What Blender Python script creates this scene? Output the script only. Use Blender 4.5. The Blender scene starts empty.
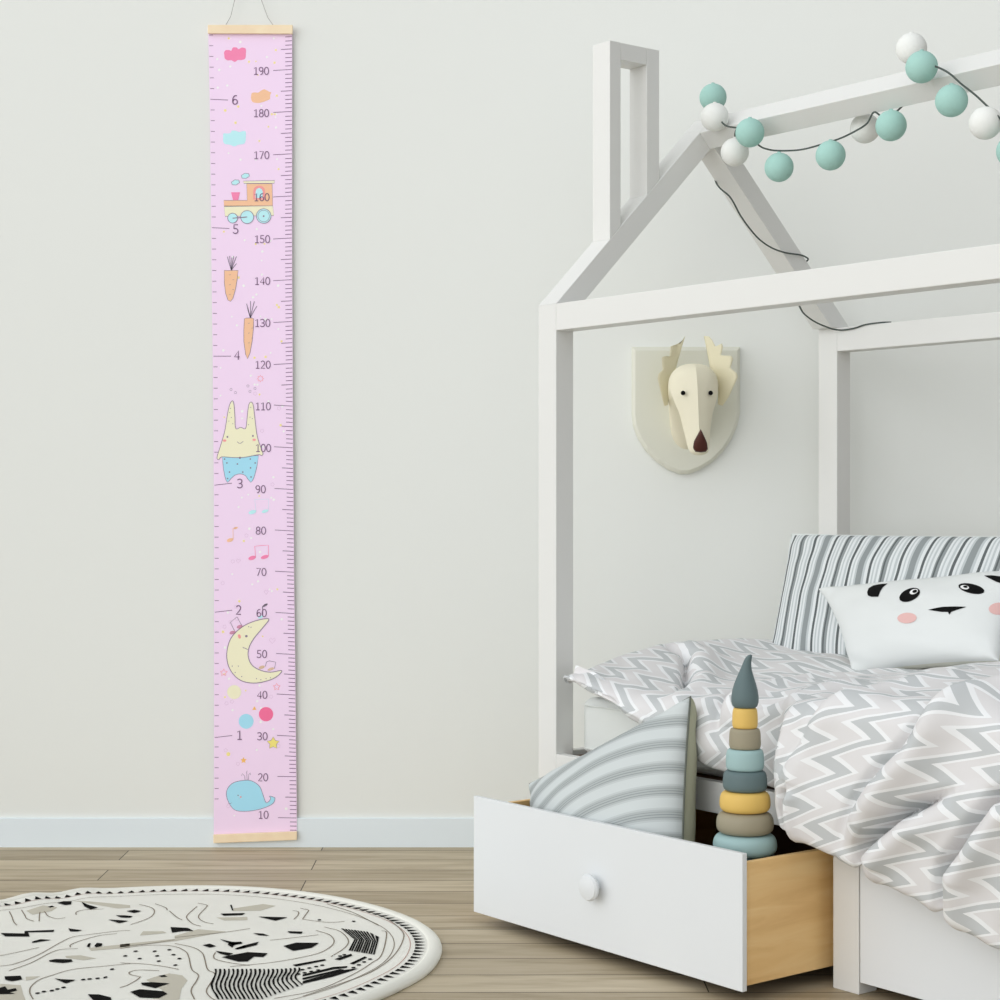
import bpy, bmesh, math, random
from mathutils import Vector, Matrix, noise
random.seed(7)
PI = math.pi
scene = bpy.context.scene
COL = scene.collection

# ------------------------------------------------------------------ materials
def S(c):
    return tuple((x/255/12.92 if x/255 <= .04045 else ((x/255+.055)/1.055)**2.4) for x in c) + (1,)

def mat(name, rgb, rough=.6, spec=.3, bump=0, bscale=200, var=0, vscale=4):
    m = bpy.data.materials.new(name); m.use_nodes = True
    nt = m.node_tree; b = nt.nodes['Principled BSDF']
    b.inputs['Base Color'].default_value = S(rgb)
    b.inputs['Roughness'].default_value = rough
    b.inputs['Specular IOR Level'].default_value = spec
    tc = nt.nodes.new('ShaderNodeTexCoord')
    if var:
        n = nt.nodes.new('ShaderNodeTexNoise'); n.inputs['Scale'].default_value = vscale
        n.inputs['Detail'].default_value = 4
        nt.links.new(tc.outputs['Object'], n.inputs['Vector'])
        r = nt.nodes.new('ShaderNodeValToRGB')
        r.color_ramp.elements[0].position = .3; r.color_ramp.elements[1].position = .7
        r.color_ramp.elements[0].color = S([max(0, x-var) for x in rgb]); r.color_ramp.elements[1].color = S([min(255, x+var) for x in rgb])
        nt.links.new(n.outputs['Fac'], r.inputs['Fac']); nt.links.new(r.outputs['Color'], b.inputs['Base Color'])
    if bump:
        n = nt.nodes.new('ShaderNodeTexNoise'); n.inputs['Scale'].default_value = bscale
        nt.links.new(tc.outputs['Object'], n.inputs['Vector'])
        bp = nt.nodes.new('ShaderNodeBump'); bp.inputs['Strength'].default_value = bump; bp.inputs['Distance'].default_value = .002
        nt.links.new(n.outputs['Fac'], bp.inputs['Height']); nt.links.new(bp.outputs['Normal'], b.inputs['Normal'])
    return m

def nodes_mat(name, rough=.8, spec=.15):
    m = bpy.data.materials.new(name); m.use_nodes = True
    nt = m.node_tree; b = nt.nodes['Principled BSDF']
    b.inputs['Roughness'].default_value = rough; b.inputs['Specular IOR Level'].default_value = spec
    return m, nt, b

def mth(nt, op, a, b=None, c=None):
    n = nt.nodes.new('ShaderNodeMath'); n.operation = op
    for i, x in enumerate((a, b, c)):
        if x is None: continue
        if isinstance(x, (int, float)): n.inputs[i].default_value = x
        else: nt.links.new(x, n.inputs[i])
    return n.outputs[0]

def ramp(nt, fac, stops, interp='CONSTANT'):
    r = nt.nodes.new('ShaderNodeValToRGB'); cr = r.color_ramp; cr.interpolation = interp
    while len(cr.elements) < len(stops): cr.elements.new(.5)
    for e, (p, c) in zip(cr.elements, stops): e.position = p; e.color = S(c)
    nt.links.new(fac, r.inputs['Fac']); return r.outputs['Color']

def cloth_bump(nt, b, uv, scale=900, strength=.15):
    n = nt.nodes.new('ShaderNodeTexNoise'); n.inputs['Scale'].default_value = scale
    nt.links.new(uv, n.inputs['Vector'])
    bp = nt.nodes.new('ShaderNodeBump'); bp.inputs['Strength'].default_value = strength; bp.inputs['Distance'].default_value = .001
    nt.links.new(n.outputs['Fac'], bp.inputs['Height']); nt.links.new(bp.outputs['Normal'], b.inputs['Normal'])

def chevron_mat():
    m, nt, b = nodes_mat('chevron_cotton')
    uv = nt.nodes.new('ShaderNodeUVMap'); uv.uv_map = 'uv'
    sp = nt.nodes.new('ShaderNodeSeparateXYZ'); nt.links.new(uv.outputs[0], sp.inputs[0])
    f = mth(nt, 'FRACT', mth(nt, 'MULTIPLY', sp.outputs[1], 1/.080))
    tri = mth(nt, 'ABSOLUTE', mth(nt, 'SUBTRACT', f, .5))
    t = mth(nt, 'FRACT', mth(nt, 'MULTIPLY', mth(nt, 'ADD', sp.outputs[0], mth(nt, 'MULTIPLY', tri, .155)), 1/.112))
    c = ramp(nt, t, [(0, CHEV[0]), (.30, CHEV[1]), (.42, CHEV[2]), (.84, CHEV[1])])
    nt.links.new(c, b.inputs['Base Color']); cloth_bump(nt, b, uv.outputs[0])
    return m

CHEV = [(197, 200, 201), (238, 239, 240), (223, 221, 221)]

def stripe_mat(name, axis, freq, stops, offset=0):
    m, nt, b = nodes_mat(name)
    uv = nt.nodes.new('ShaderNodeUVMap'); uv.uv_map = 'uv'
    sp = nt.nodes.new('ShaderNodeSeparateXYZ'); nt.links.new(uv.outputs[0], sp.inputs[0])
    t = mth(nt, 'FRACT', mth(nt, 'ADD', mth(nt, 'MULTIPLY', sp.outputs[axis], freq), offset))
    c = ramp(nt, t, stops)
    nt.links.new(c, b.inputs['Base Color']); cloth_bump(nt, b, uv.outputs[0], 700, .25)
    return m

def oak_mat():
    m, nt, b = nodes_mat('oak_veneer', .5, .3)
    tc = nt.nodes.new('ShaderNodeTexCoord'); mp = nt.nodes.new('ShaderNodeMapping')
    mp.inputs['Scale'].default_value = (3, 3, 22)
    nt.links.new(tc.outputs['Object'], mp.inputs['Vector'])
    n = nt.nodes.new('ShaderNodeTexNoise'); n.inputs['Scale'].default_value = 1.6; n.inputs['Detail'].default_value = 8; n.inputs['Distortion'].default_value = .6
    nt.links.new(mp.outputs[0], n.inputs['Vector'])
    c = ramp(nt, n.outputs['Fac'], [(.3, (230, 187, 126)), (.5, (242, 202, 140)), (.72, (249, 214, 155))], 'LINEAR')
    nt.links.new(c, b.inputs['Base Color'])
    return m

def plank_mat():
    m, nt, b = nodes_mat('oak_plank_floor', .55, .3)
    tc = nt.nodes.new('ShaderNodeTexCoord'); mp = nt.nodes.new('ShaderNodeMapping')
    mp.inputs['Location'].default_value = (.43, -4.222 + .1135*60, 0)
    nt.links.new(tc.outputs['Object'], mp.inputs['Vector'])
    def brick(c1, c2, mortar):
        br = nt.nodes.new('ShaderNodeTexBrick')
        br.offset = .37; br.offset_frequency = 2
        br.inputs['Scale'].default_value = 1; br.inputs['Brick Width'].default_value = 1.25; br.inputs['Row Height'].default_value = .1135
        br.inputs['Mortar Size'].default_value = .0013; br.inputs['Mortar Smooth'].default_value = .1; br.inputs['Bias'].default_value = 0
        br.inputs['Color1'].default_value = c1; br.inputs['Color2'].default_value = c2; br.inputs['Mortar'].default_value = mortar
        nt.links.new(mp.outputs[0], br.inputs['Vector']); return br
    base = brick(S((216, 204, 181)), S((186, 173, 150)), S((84, 75, 62)))
    rnd = brick((0, 0, 0, 1), (1, 1, 1, 1), (.5, .5, .5, 1))
    # grain, shifted per plank
    mp2 = nt.nodes.new('ShaderNodeMapping'); mp2.inputs['Scale'].default_value = (1.5, 15, 1)
    add = nt.nodes.new('ShaderNodeVectorMath'); add.operation = 'ADD'
    sc = nt.nodes.new('ShaderNodeVectorMath'); sc.operation = 'SCALE'; sc.inputs['Scale'].default_value = 7
    nt.links.new(rnd.outputs['Color'], sc.inputs[0]); nt.links.new(tc.outputs['Object'], add.inputs[0]); nt.links.new(sc.outputs[0], add.inputs[1])
    nt.links.new(add.outputs[0], mp2.inputs['Vector'])
    n = nt.nodes.new('ShaderNodeTexNoise'); n.inputs['Scale'].default_value = 1.5; n.inputs['Detail'].default_value = 9; n.inputs['Roughness'].default_value = .62; n.inputs['Distortion'].default_value = .8
    nt.links.new(mp2.outputs[0], n.inputs['Vector'])
    g = ramp(nt, n.outputs['Fac'], [(.25, (176, 164, 144)), (.5, (228, 223, 212)), (.75, (255, 253, 250))], 'LINEAR')
    mx = nt.nodes.new('ShaderNodeMix'); mx.data_type = 'RGBA'; mx.blend_type = 'MULTIPLY'; mx.inputs[0].default_value = .85
    nt.links.new(base.outputs['Color'], mx.inputs[6]); nt.links.new(g, mx.inputs[7])
    # long seams between the rows of planks
    sy = nt.nodes.new('ShaderNodeSeparateXYZ'); nt.links.new(mp.outputs[0], sy.inputs[0])
    fr = mth(nt, 'FRACT', mth(nt, 'ADD', mth(nt, 'MULTIPLY', sy.outputs[1], 1/.1135), .016))
    seam = mth(nt, 'MULTIPLY', mth(nt, 'LESS_THAN', fr, .032), mth(nt, 'ADD', mth(nt, 'MULTIPLY', rnd.outputs['Color'], .35), .45))
    mx2 = nt.nodes.new('ShaderNodeMix'); mx2.data_type = 'RGBA'; nt.links.new(seam, mx2.inputs[0])
    nt.links.new(mx.outputs[2], mx2.inputs[6]); mx2.inputs[7].default_value = S((88, 79, 66))
    nt.links.new(mx2.outputs[2], b.inputs['Base Color'])
    bp = nt.nodes.new('ShaderNodeBump'); bp.inputs['Strength'].default_value = .3; bp.inputs['Distance'].default_value = .001; bp.invert = True
    nt.links.new(base.outputs['Fac'], bp.inputs['Height']); nt.links.new(bp.outputs['Normal'], b.inputs['Normal'])
    return m

M = {}
M['wall'] = mat('wall_paint', (237, 239, 235), .9, .1, .08, 120)
M['base'] = mat('baseboard_paint', (233, 242, 247), .5, .3)
M['white'] = mat('white_lacquer', (226, 226, 223), .5, .3, .04, 60)
M['front'] = mat('white_drawer_front', (228, 231, 233), .45, .3, .03, 60)
M['floor'] = plank_mat(); M['oak'] = oak_mat()
M['plyshade'] = mat('shaded_plywood', (92, 66, 46), .7, .2)  # brown darkened to carry the shade found under the bed
M['mattress'] = mat('mattress_cotton', (226, 229, 226), .9, .1, .2, 300)
M['chev'] = chevron_mat()
M['mint'] = mat('mint_cotton_ball', (168, 208, 199), .9, .1, .3, 240)
M['ballwhite'] = mat('white_cotton_ball', (236, 237, 233), .9, .1, .3, 240)
M['cord'] = mat('dark_green_wire', (78, 87, 83), .6)
M['slate'] = mat('slate_silicone', (99, 117, 119), .55, .3)
M['mustard'] = mat('mustard_silicone', (226, 189, 104), .55, .3)
M['taupe'] = mat('taupe_silicone', (158, 150, 128), .55, .3)
M['aqua'] = mat('aqua_silicone', (160, 189, 189), .55, .3)
M['pandawhite'] = mat('white_pillow_cotton', (224, 227, 226), .85, .12, .15, 500)
M['black'] = mat('black_print', (12, 12, 13), .8, .1)
M['eyeshine'] = mat('white_print', (235, 235, 235), .8, .1)
M['cheek'] = mat('pink_print', (226, 184, 180), .85, .1)
M['panda_back'] = mat('ivory_pillow_back', (216, 217, 206), .85, .1)
M['olive'] = mat('olive_linen', (178, 179, 156), .85, .1, .25, 500)
M['pipe'] = mat('grey_piping', (112, 116, 108), .85, .1)
M['pipewhite'] = mat('pale_piping', (222, 226, 224), .85, .1)
lightb, midb, darkb, whiteb = (192, 198, 200), (146, 152, 153), (98, 103, 104), (222, 226, 227)
M['backstripe'] = stripe_mat('grey_ticking_stripe', 0, 1/.135, [(0, whiteb), (.03, darkb), (.085, whiteb), (.13, lightb), (.16, whiteb), (.20, lightb), (.24, midb), (.36, lightb), (.41, whiteb), (.47, darkb), (.52, whiteb), (.56, lightb), (.59, whiteb), (.63, lightb), (.67, whiteb), (.72, midb), (.745, darkb), (.775, midb), (.83, whiteb), (.87, lightb), (.9, whiteb), (.95, lightb)])
c0, c1, c2, c3 = (205, 211, 211), (177, 183, 183), (150, 156, 156), (193, 199, 199)
M['toss'] = stripe_mat('grey_woven_stripe', 1, 1/.044, [(0, c0), (.30, c3), (.38, c1), (.46, c2), (.50, c1), (.57, c2), (.61, c1), (.68, c2), (.71, c1), (.80, c3), (.88, c0)])

# ------------------------------------------------------------------ mesh builder
class MB:
    def __init__(s): s.v = []; s.f = []; s.mi = []; s.uv = {}; s.cur = 0
    def add(s, vs, fs, mi=None):
        o = len(s.v); s.v += [tuple(p) for p in vs]
        for f in fs: s.f.append([i+o for i in f]); s.mi.append(s.cur if mi is None else mi)
        return o
    def box(s, a, b, mi=None):
        (x0, y0, z0), (x1, y1, z1) = a, b
        s.add([(x0,y0,z0),(x1,y0,z0),(x1,y1,z0),(x0,y1,z0),(x0,y0,z1),(x1,y0,z1),(x1,y1,z1),(x0,y1,z1)],
              [(0,3,2,1),(4,5,6,7),(0,1,5,4),(1,2,6,5),(2,3,7,6),(3,0,4,7)], mi)
    def prism(s, poly, fn0, fn1, mi=None):
        n = len(poly); vs = [fn0(*p) for p in poly] + [fn1(*p) for p in poly]
        s.add(vs, [list(range(n))[::-1], list(range(n, 2*n))] + [(i, (i+1) % n, n+(i+1) % n, n+i) for i in range(n)], mi)
    def tube(s, pts, r, n=8, mi=None, closed=False):
        pts = [Vector(p) for p in pts]; rings = []; N = len(pts); up = Vector((.13, .21, 1)).normalized()
        for i, p in enumerate(pts):
            if closed: t = pts[(i+1) % N]-pts[i-1]
            else: t = pts[min(i+1, N-1)]-pts[max(i-1, 0)]
            t.normalize(); a = t.cross(up)
            if a.length < 1e-4: a = t.orthogonal()
            a.normalize(); b = t.cross(a); rr = r[i] if isinstance(r, (list, tuple)) else r
            rings.append([p + (a*math.cos(2*PI*k/n)+b*math.sin(2*PI*k/n))*rr for k in range(n)])
        vs = [v for g in rings for v in g]; fs = []
        for i in range(N if closed else N-1):
            j = (i+1) % N
            for k in range(n): fs.append((i*n+k, i*n+(k+1) % n, j*n+(k+1) % n, j*n+k))
        if not closed: fs += [list(range(n))[::-1], [(N-1)*n+k for k in range(n)]]
        s.add(vs, fs, mi)
    def lathe(s, prof, c=(0, 0, 0), n=40, mi=None, axis='z', off=None):
        vs = []; fs = []
        for i, (r, h) in enumerate(prof):
            for k in range(n):
                a = 2*PI*k/n; ox = off[i] if off else 0
                if axis == 'z': vs.append((c[0]+r*math.cos(a)+ox, c[1]+r*math.sin(a), c[2]+h))
                else: vs.append((c[0]+r*math.cos(a), c[1]+h, c[2]+r*math.sin(a)))
        for i in range(len(prof)-1):
            for k in range(n): fs.append((i*n+k, i*n+(k+1) % n, (i+1)*n+(k+1) % n, (i+1)*n+k))
        fs += [list(range(n))[::-1], [(len(prof)-1)*n+k for k in range(n)]]
        s.add(vs, fs, mi)
    def sphere(s, c, r, n=28, m=16, mi=None):
        s.lathe([(max(1e-4, r*math.sin(PI*i/m)), -r*math.cos(PI*i/m)) for i in range(m+1)], c, n, mi)
    def grid(s, rows, mi=None, uvs=None):
        n = len(rows[0]); o = len(s.v)
        fs = [(i*n+j, i*n+j+1, (i+1)*n+j+1, (i+1)*n+j) for i in range(len(rows)-1) for j in range(n-1)]
        s.add([p for r in rows for p in r], fs, mi)
        if uvs:
            k = 0
            for r in uvs:
                for q in r: s.uv[o+k] = q; k += 1
    def build(s, name, mats, parent=None, smooth=False, bevel=0, loc=(0, 0, 0), rotz=0, angle=40, fix=True):
        me = bpy.data.meshes.new(name); me.from_pydata(s.v, [], s.f)
        for m in (mats if isinstance(mats, (list, tuple)) else [mats]): me.materials.append(m)
        for p, i in zip(me.polygons, s.mi): p.material_index = i
        if s.uv:
            l = me.uv_layers.new(name='uv')
            for lp in me.loops: l.data[lp.index].uv = s.uv.get(lp.vertex_index, (0, 0))
        if fix:
            bm = bmesh.new(); bm.from_mesh(me); bmesh.ops.recalc_face_normals(bm, faces=bm.faces); bm.to_mesh(me); bm.free()
        if smooth:
            for p in me.polygons: p.use_smooth = True
            me.set_sharp_from_angle(angle=math.radians(angle))
        o = bpy.data.objects.new(name, me); COL.objects.link(o)
        o.location = loc; o.rotation_euler = (0, 0, rotz)
        if parent: o.parent = parent
        if bevel:
            md = o.modifiers.new('edge', 'BEVEL'); md.width = bevel; md.segments = 2; md.limit_method = 'ANGLE'; md.angle_limit = math.radians(35)
        return o

def tag(o, label=None, cat=None, group=None, kind=None):
    if label: o['label'] = label
    if cat: o['category'] = cat
    if group: o['group'] = group
    if kind: o['kind'] = kind
    return o
def thing(name, label, cat, loc=(0, 0, 0), rotz=0):
    o = bpy.data.objects.new(name, None); COL.objects.link(o); o.location = loc; o.rotation_euler = (0, 0, rotz)
    o.empty_display_size = .05
    return tag(o, label, cat)
def catmull(pts, k=8):
    P = [Vector(p) for p in pts]; P = [P[0]*2-P[1]] + P + [P[-1]*2-P[-2]]; out = []
    for i in range(1, len(P)-2):
        a, b, c, d = P[i-1:i+3]
        for j in range(k):
            t = j/k
            out.append(.5*((2*b)+(c-a)*t+(2*a-5*b+4*c-d)*t*t+(3*b-a-3*c+d)*t**3))
    out.append(P[-2]); return out
def lerp_table(tab, x):
    if x <= tab[0][0]: return tab[0][1]
    for (a, p), (b, q) in zip(tab, tab[1:]):
        if x <= b:
            t = (x-a)/(b-a); t = t*t*(3-2*t)*.5+t*.5
            return p+(q-p)*t
    return tab[-1][1]

# ------------------------------------------------------------------ setting
WALL_Y = 4.384
mb = MB(); mb.box((-6, -3, -.05), (6, WALL_Y+.1, 0)); tag(mb.build('floor', M['floor']), kind='structure')
mb = MB(); mb.box((-6, WALL_Y, 0), (6, WALL_Y+.1, 3.2)); tag(mb.build('wall_back', M['wall']), kind='structure')
mb = MB(); mb.prism([(0, 0), (.012, 0), (.012, .0695), (.011, .0707), (0, .0709)], lambda d, z: (-6, WALL_Y-d*.67, z), lambda d, z: (6, WALL_Y-d*.67, z))
tag(mb.build('baseboard_back', M['base']), kind='structure')

# ------------------------------------------------------------------ house bed (u along its long side towards the viewer, v across, z up)
BED = dict(loc=(.1153, 3.711, 0), rotz=-math.radians(90-37.73))
bed = thing('house_bed', "white wooden child's bed with a house-shaped roof frame and drawers below", 'bed', **BED)
PW, PD, W, EZ = .058, .0467, .9013, 1.2475     # post along u, post along v, bed width, eave height
LEN = 1.562                                     # inside length between the end posts
def part(name, boxes, m='white', bev=.0015, parent=bed, label=None):
    mb = MB()
    for a, b in boxes: mb.box(a, b)
    return tag(mb.build(name, M[m], parent, bevel=bev), label)
for u0 in (-PW, LEN):
    for v0 in (0, W-PD): part('post', [((u0, v0, 0), (u0+PW, v0+PD, EZ))])
part('leg', [((.752, 0, 0), (.810, PD, .262))]); part('leg', [((.752, W-PD, 0), (.810, W, .262))])
for v0 in (0, W-PD): part('eave_beam', [((0, v0, EZ-.0556), (LEN, v0+PD, EZ))])
for v0, v1 in ((0, .022), (W-.022, W)): part('side_rail', [((0, v0, .262), (LEN, v1, .32))])
for u0 in (-PW+.01, LEN+.02): part('end_rail', [((u0, PD, .262), (u0+.025, W-PD, .32))])
for u0 in (-PW+.015, LEN+.025): part('end_light_block', [((u0, PD, .02), (u0+.015, W-PD, .262))])  # unseen boards added to keep light out of the ends
part('rear_light_block', [((0, W-.03, .02), (.752, W-.015, .262)), ((.81, W-.03, .02), (LEN, W-.015, .262))])  # unseen board added so no light enters below from the rear
part('closed_platform', [((.0, .024, .296), (LEN, W-.024, .314))], 'plyshade')  # mattress base, slats closed into one sheet to darken the drawer space
SL, TV = .985, .0655
for u0 in (-PW, LEN):
    for poly in ([(0, EZ), (.4168, 1.658), (.45, 1.6253), (.0665, EZ)], [(W, EZ), (W-.0665, EZ), (.45, 1.6253), (.4168, 1.658), (.45, 1.6908)]):
        mb = MB(); mb.prism(poly, lambda v, z: (u0, v, z), lambda v, z: (u0+PW, v, z)); mb.build('rafter', M['white'], bed, bevel=.0012)
mb = MB(); mb.prism([(.4494, 1.690), (.4082, 1.6494), (.4402, 1.6177), (.4814, 1.6583)], lambda v, z: (0, v, z), lambda v, z: (LEN, v, z)); mb.build('ridge_beam', M['white'], bed, bevel=.0012)
ch = MB(); roof = lambda v: EZ+SL*v
for v0, v1 in ((.1474, .1783), (.2527, .289)):
    ch.prism([(v0, roof(v0)), (v1, roof(v1)), (v1, 1.8125), (v0, 1.8125)], lambda v, z: (-PW+.002, v, z), lambda v, z: (-.0005, v, z))
ch.box((-PW+.002, .1788, 1.776), (-.0008, .2522, 1.8125))
ch.build('chimney', M['white'], bed, bevel=.001)
# drawers: pulled-out one under the gable end, closed one beyond the middle leg
def drawer(u0, u1, dv, lab):
    mb = MB()
    mb.box((u1-.018, dv+.0115, .0288), (u1-.006, dv+.66, .2354)); mb.box((u0+.014, dv+.0115, .0288), (u0+.026, dv+.66, .2354))
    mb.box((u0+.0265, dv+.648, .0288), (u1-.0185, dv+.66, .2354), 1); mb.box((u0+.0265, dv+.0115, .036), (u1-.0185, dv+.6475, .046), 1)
    d = tag(mb.build('drawer', [M['oak'], M['plyshade']], bed, bevel=.0008), lab)
    mb = MB(); mb.box((u0, dv, .022), (u1, dv+.011, .2529)); mb.build('front_panel', M['front'], d, bevel=.001)
    mb = MB(); mb.lathe([(.008, .002), (.008, -.006), (.017, -.010), (.0235, -.016), (.0245, -.021), (.022, -.0255), (.012, -.0285), (.0005, -.029)], ((u0+u1)/2+.003, dv, .1365), 36, axis='y')
    mb.build('knob', M['front'], d, smooth=True)
drawer(-.0121, .7343, -.203, 'open drawer with oak sides and white front')
drawer(.8135, 1.5585, -.001, 'closed white drawer')

# ------------------------------------------------------------------ mattress
def rbox(a, b, r, n=5):
    # box with rounded vertical corners and rounded top and bottom edges
    mb = MB(); (x0, y0, z0), (x1, y1, z1) = a, b; rows = []
    lev = [(r-r*math.cos(PI/2*i/n), r-r*math.sin(PI/2*i/n)) for i in range(n, -1, -1)]  # (inset, dz) from flat to side
    prof = [(r-r*math.sin(PI/2*i/n), r-r*math.cos(PI/2*i/n)) for i in range(n+1)]
    levels = [(ins, z0+dz) for ins, dz in prof] + [(ins, z1-dz) for ins, dz in prof[::-1]]
    R = r*1.5
    for ins, z in levels:
        ring = []
        for cx, cy, a0 in ((x1-R, y1-R, 0), (x0+R, y1-R, 90), (x0+R, y0+R, 180), (x1-R, y0+R, 270)):
            for k in range(n+1):
                t = math.radians(a0+90*k/n); ring.append((cx+(R-ins)*math.cos(t), cy+(R-ins)*math.sin(t), z))
        rows.append(ring+[ring[0]])
    mb.grid(rows); m = len(rows[0])-1
    o = mb.add(rows[0][:m], [list(range(m))[::-1]]); mb.add(rows[-1][:m], [list(range(m))])
    return mb
mb = rbox((.006, .055, .3155), (LEN-.006, .842, .434), .02)
mt = tag(mb.build('mattress', M['mattress'], smooth=True, **BED), 'pale mattress showing its rounded corner behind the front post of the bed', 'mattress')
mb = MB()
for z in (.331, .420):
    mb.tube([(.03, .0535, z), (LEN-.03, .0535, z)], .0025, 6); mb.tube([(.0045, .09, z), (.0045, .80, z)], .0025, 6)
mb.build('piping', M['mattress'], mt, smooth=True)

WA, WB, SUNP, SUNDIR = .17, 1.42, 2.4, (-.72, -.62, .16)
KEY, KDIR = .72, (.75, .68, -.22)
EYE_DY, EYE_Z = 0, .019

PANDA = [(2,0.001,[(-0.4236,0.5523),(-0.4046,0.677),(-0.3547,0.7573),(-0.2854,0.7805),(-0.2066,0.7751),(-0.2459,0.6529),(-0.2681,0.5385),(-0.2872,0.367),(-0.3679,0.3933),(-0.4146,0.4546)]),(2,0.001,[(0.1764,0.4233),(0.1855,0.3671),(0.1823,0.3101),(0.1666,0.2574),(0.1403,0.213),(0.107,0.1795),(0.0702,0.1597),(0.0336,0.156),(0.0007,0.1698),(-0.025,0.1995),(-0.0407,0.2426),(-0.0454,0.2953),(-0.0389,0.3525),(-0.0222,0.4087),(0.0021,0.4589),(0.0309,0.4996),(0.0625,0.5246),(0.0956,0.5285),(0.1281,0.5101),(0.1564,0.4729)]),(3,0.0016,[(0.1589,0.429),(0.1622,0.4057),(0.1609,0.3822),(0.1549,0.3609),(0.1449,0.3437),(0.132,0.332),(0.1175,0.3268),(0.1031,0.3285),(0.0902,0.3368),(0.0802,0.351),(0.0739,0.3699),(0.0718,0.3918),(0.074,0.4148),(0.08,0.4369),(0.0892,0.4558),(0.1008,0.4696),(0.1139,0.4764),(0.1275,0.475),(0.1405,0.4658),(0.1514,0.4498)]),(2,0.0022,[(0.1542,0.4137),(0.1556,0.3904),(0.1499,0.3701),(0.1385,0.3581),(0.1248,0.3573),(0.1126,0.3676),(0.1052,0.3866),(0.1043,0.4095),(0.11,0.4304),(0.1206,0.4435),(0.1338,0.4448),(0.1461,0.4338)]),(2,0.001,[(0.8023,0.3381),(0.8001,0.307),(0.7866,0.2839),(0.7629,0.2712),(0.731,0.2708),(0.6937,0.2836),(0.6543,0.3094),(0.6161,0.3472),(0.5822,0.3944),(0.5561,0.4461),(0.542,0.4941),(0.5425,0.5312),(0.5571,0.5535),(0.5841,0.5593),(0.6206,0.5488),(0.6625,0.5248),(0.7048,0.4912),(0.7428,0.4529),(0.7728,0.4133),(0.793,0.3743)]),(3,0.0016,[(0.6594,0.4134),(0.66,0.3973),(0.6564,0.3846),(0.649,0.3764),(0.6384,0.3736),(0.6256,0.3767),(0.6118,0.3855),(0.5982,0.3995),(0.5861,0.4174),(0.5767,0.4374),(0.5711,0.4574),(0.5698,0.475),(0.5732,0.4883),(0.5809,0.496),(0.5921,0.4974),(0.6055,0.4926),(0.6199,0.4823),(0.6337,0.4676),(0.6456,0.4501),(0.6545,0.4315)]),(2,0.0022,[(0.6453,0.4326),(0.6449,0.4186),(0.6385,0.4112),(0.6279,0.4123),(0.6158,0.4219),(0.6053,0.4378),(0.5993,0.4557),(0.5995,0.4702),(0.6059,0.4774),(0.6168,0.4755),(0.6292,0.4653),(0.6396,0.4496)]),(2,0.001,[(0.2985,-0.0869),(0.3782,-0.0562),(0.4597,-0.0329),(0.5964,-0.0278),(0.6986,-0.0315),(0.6568,-0.0694),(0.5597,-0.1529),(0.5453,-0.2237),(0.5263,-0.1573),(0.4478,-0.1493)]),(2,0.001,[(0.7074,0.7468),(0.769,0.7487),(0.8632,0.7132),(0.9308,0.5318),(0.896,0.5418),(0.8454,0.5788),(0.773,0.6602)]),(4,0.001,[(0.1685,-0.2477),(0.1624,-0.2838),(0.145,-0.3155),(0.1183,-0.3401),(0.0848,-0.3553),(0.0479,-0.3594),(0.0113,-0.3519),(-0.0214,-0.3335),(-0.0464,-0.3066),(-0.0615,-0.2733),(-0.0655,-0.2368),(-0.058,-0.2005),(-0.0402,-0.1681),(-0.0137,-0.1426),(0.0189,-0.127),(0.0543,-0.1226),(0.0895,-0.1299),(0.1213,-0.1484),(0.1466,-0.1763),(0.163,-0.2106)]),(4,0.001,[(0.99,0.0904),(0.99,0.0513),(0.99,0.0047),(0.99,-0.0389),(0.9871,-0.0785),(0.9745,-0.1094),(0.9573,-0.1251),(0.9381,-0.1246),(0.9198,-0.109),(0.9053,-0.0811),(0.8966,-0.0446),(0.8949,-0.0037),(0.9,0.0376),(0.911,0.0754),(0.9266,0.1063),(0.9447,0.1282),(0.9627,0.1402),(0.9781,0.1427),(0.989,0.1358),(0.99,0.1196)])]
def sstep(a, b, x): t = min(1, max(0, (x-a)/(b-a))); return t*t*(3-2*t)

# ------------------------------------------------------------------ duvet
VF = [(0, -.032), (.45, -.03), (.52, -.018), (.64, -.012), (.672, -.045), (.708, -.084), (.80, -.090), (1.62, -.095)]
HEM = [(0, .478), (.068, .468), (.16, .442), (.26, .412), (.40, .372), (.50, .345), (.56, .333), (.645, .326), (.685, .292), (.72, .268), (.83, .250), (.905, .232), (.99, .211), (1.06, .192), (1.165, .158), (1.35, .12), (1.6, .10)]
TU = [0, .12, .25, .45, .7, .9, 1.2, 1.62]
TV_ = [-.03, .10, .20, .30, .50, .70, .86]
TZ = [[.487, .503, .521, .537, .536, .522, .504],
      [.482, .497, .508, .514, .518, .517, .500],
      [.463, .478, .482, .487, .513, .522, .500],
      [.466, .487, .490, .493, .503, .500, .485],
      [.496, .515, .519, .520, .512, .500, .480],
      [.522, .545, .551, .550, .532, .505, .480],
      [.530, .555, .560, .560, .540, .505, .480],
      [.530, .555, .560, .560, .540, .505, .480]]
def ztop(u, v):
    col = [lerp_table(list(zip(TV_, r)), v) for r in TZ]
    return lerp_table(list(zip(TU, col)), u)
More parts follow.
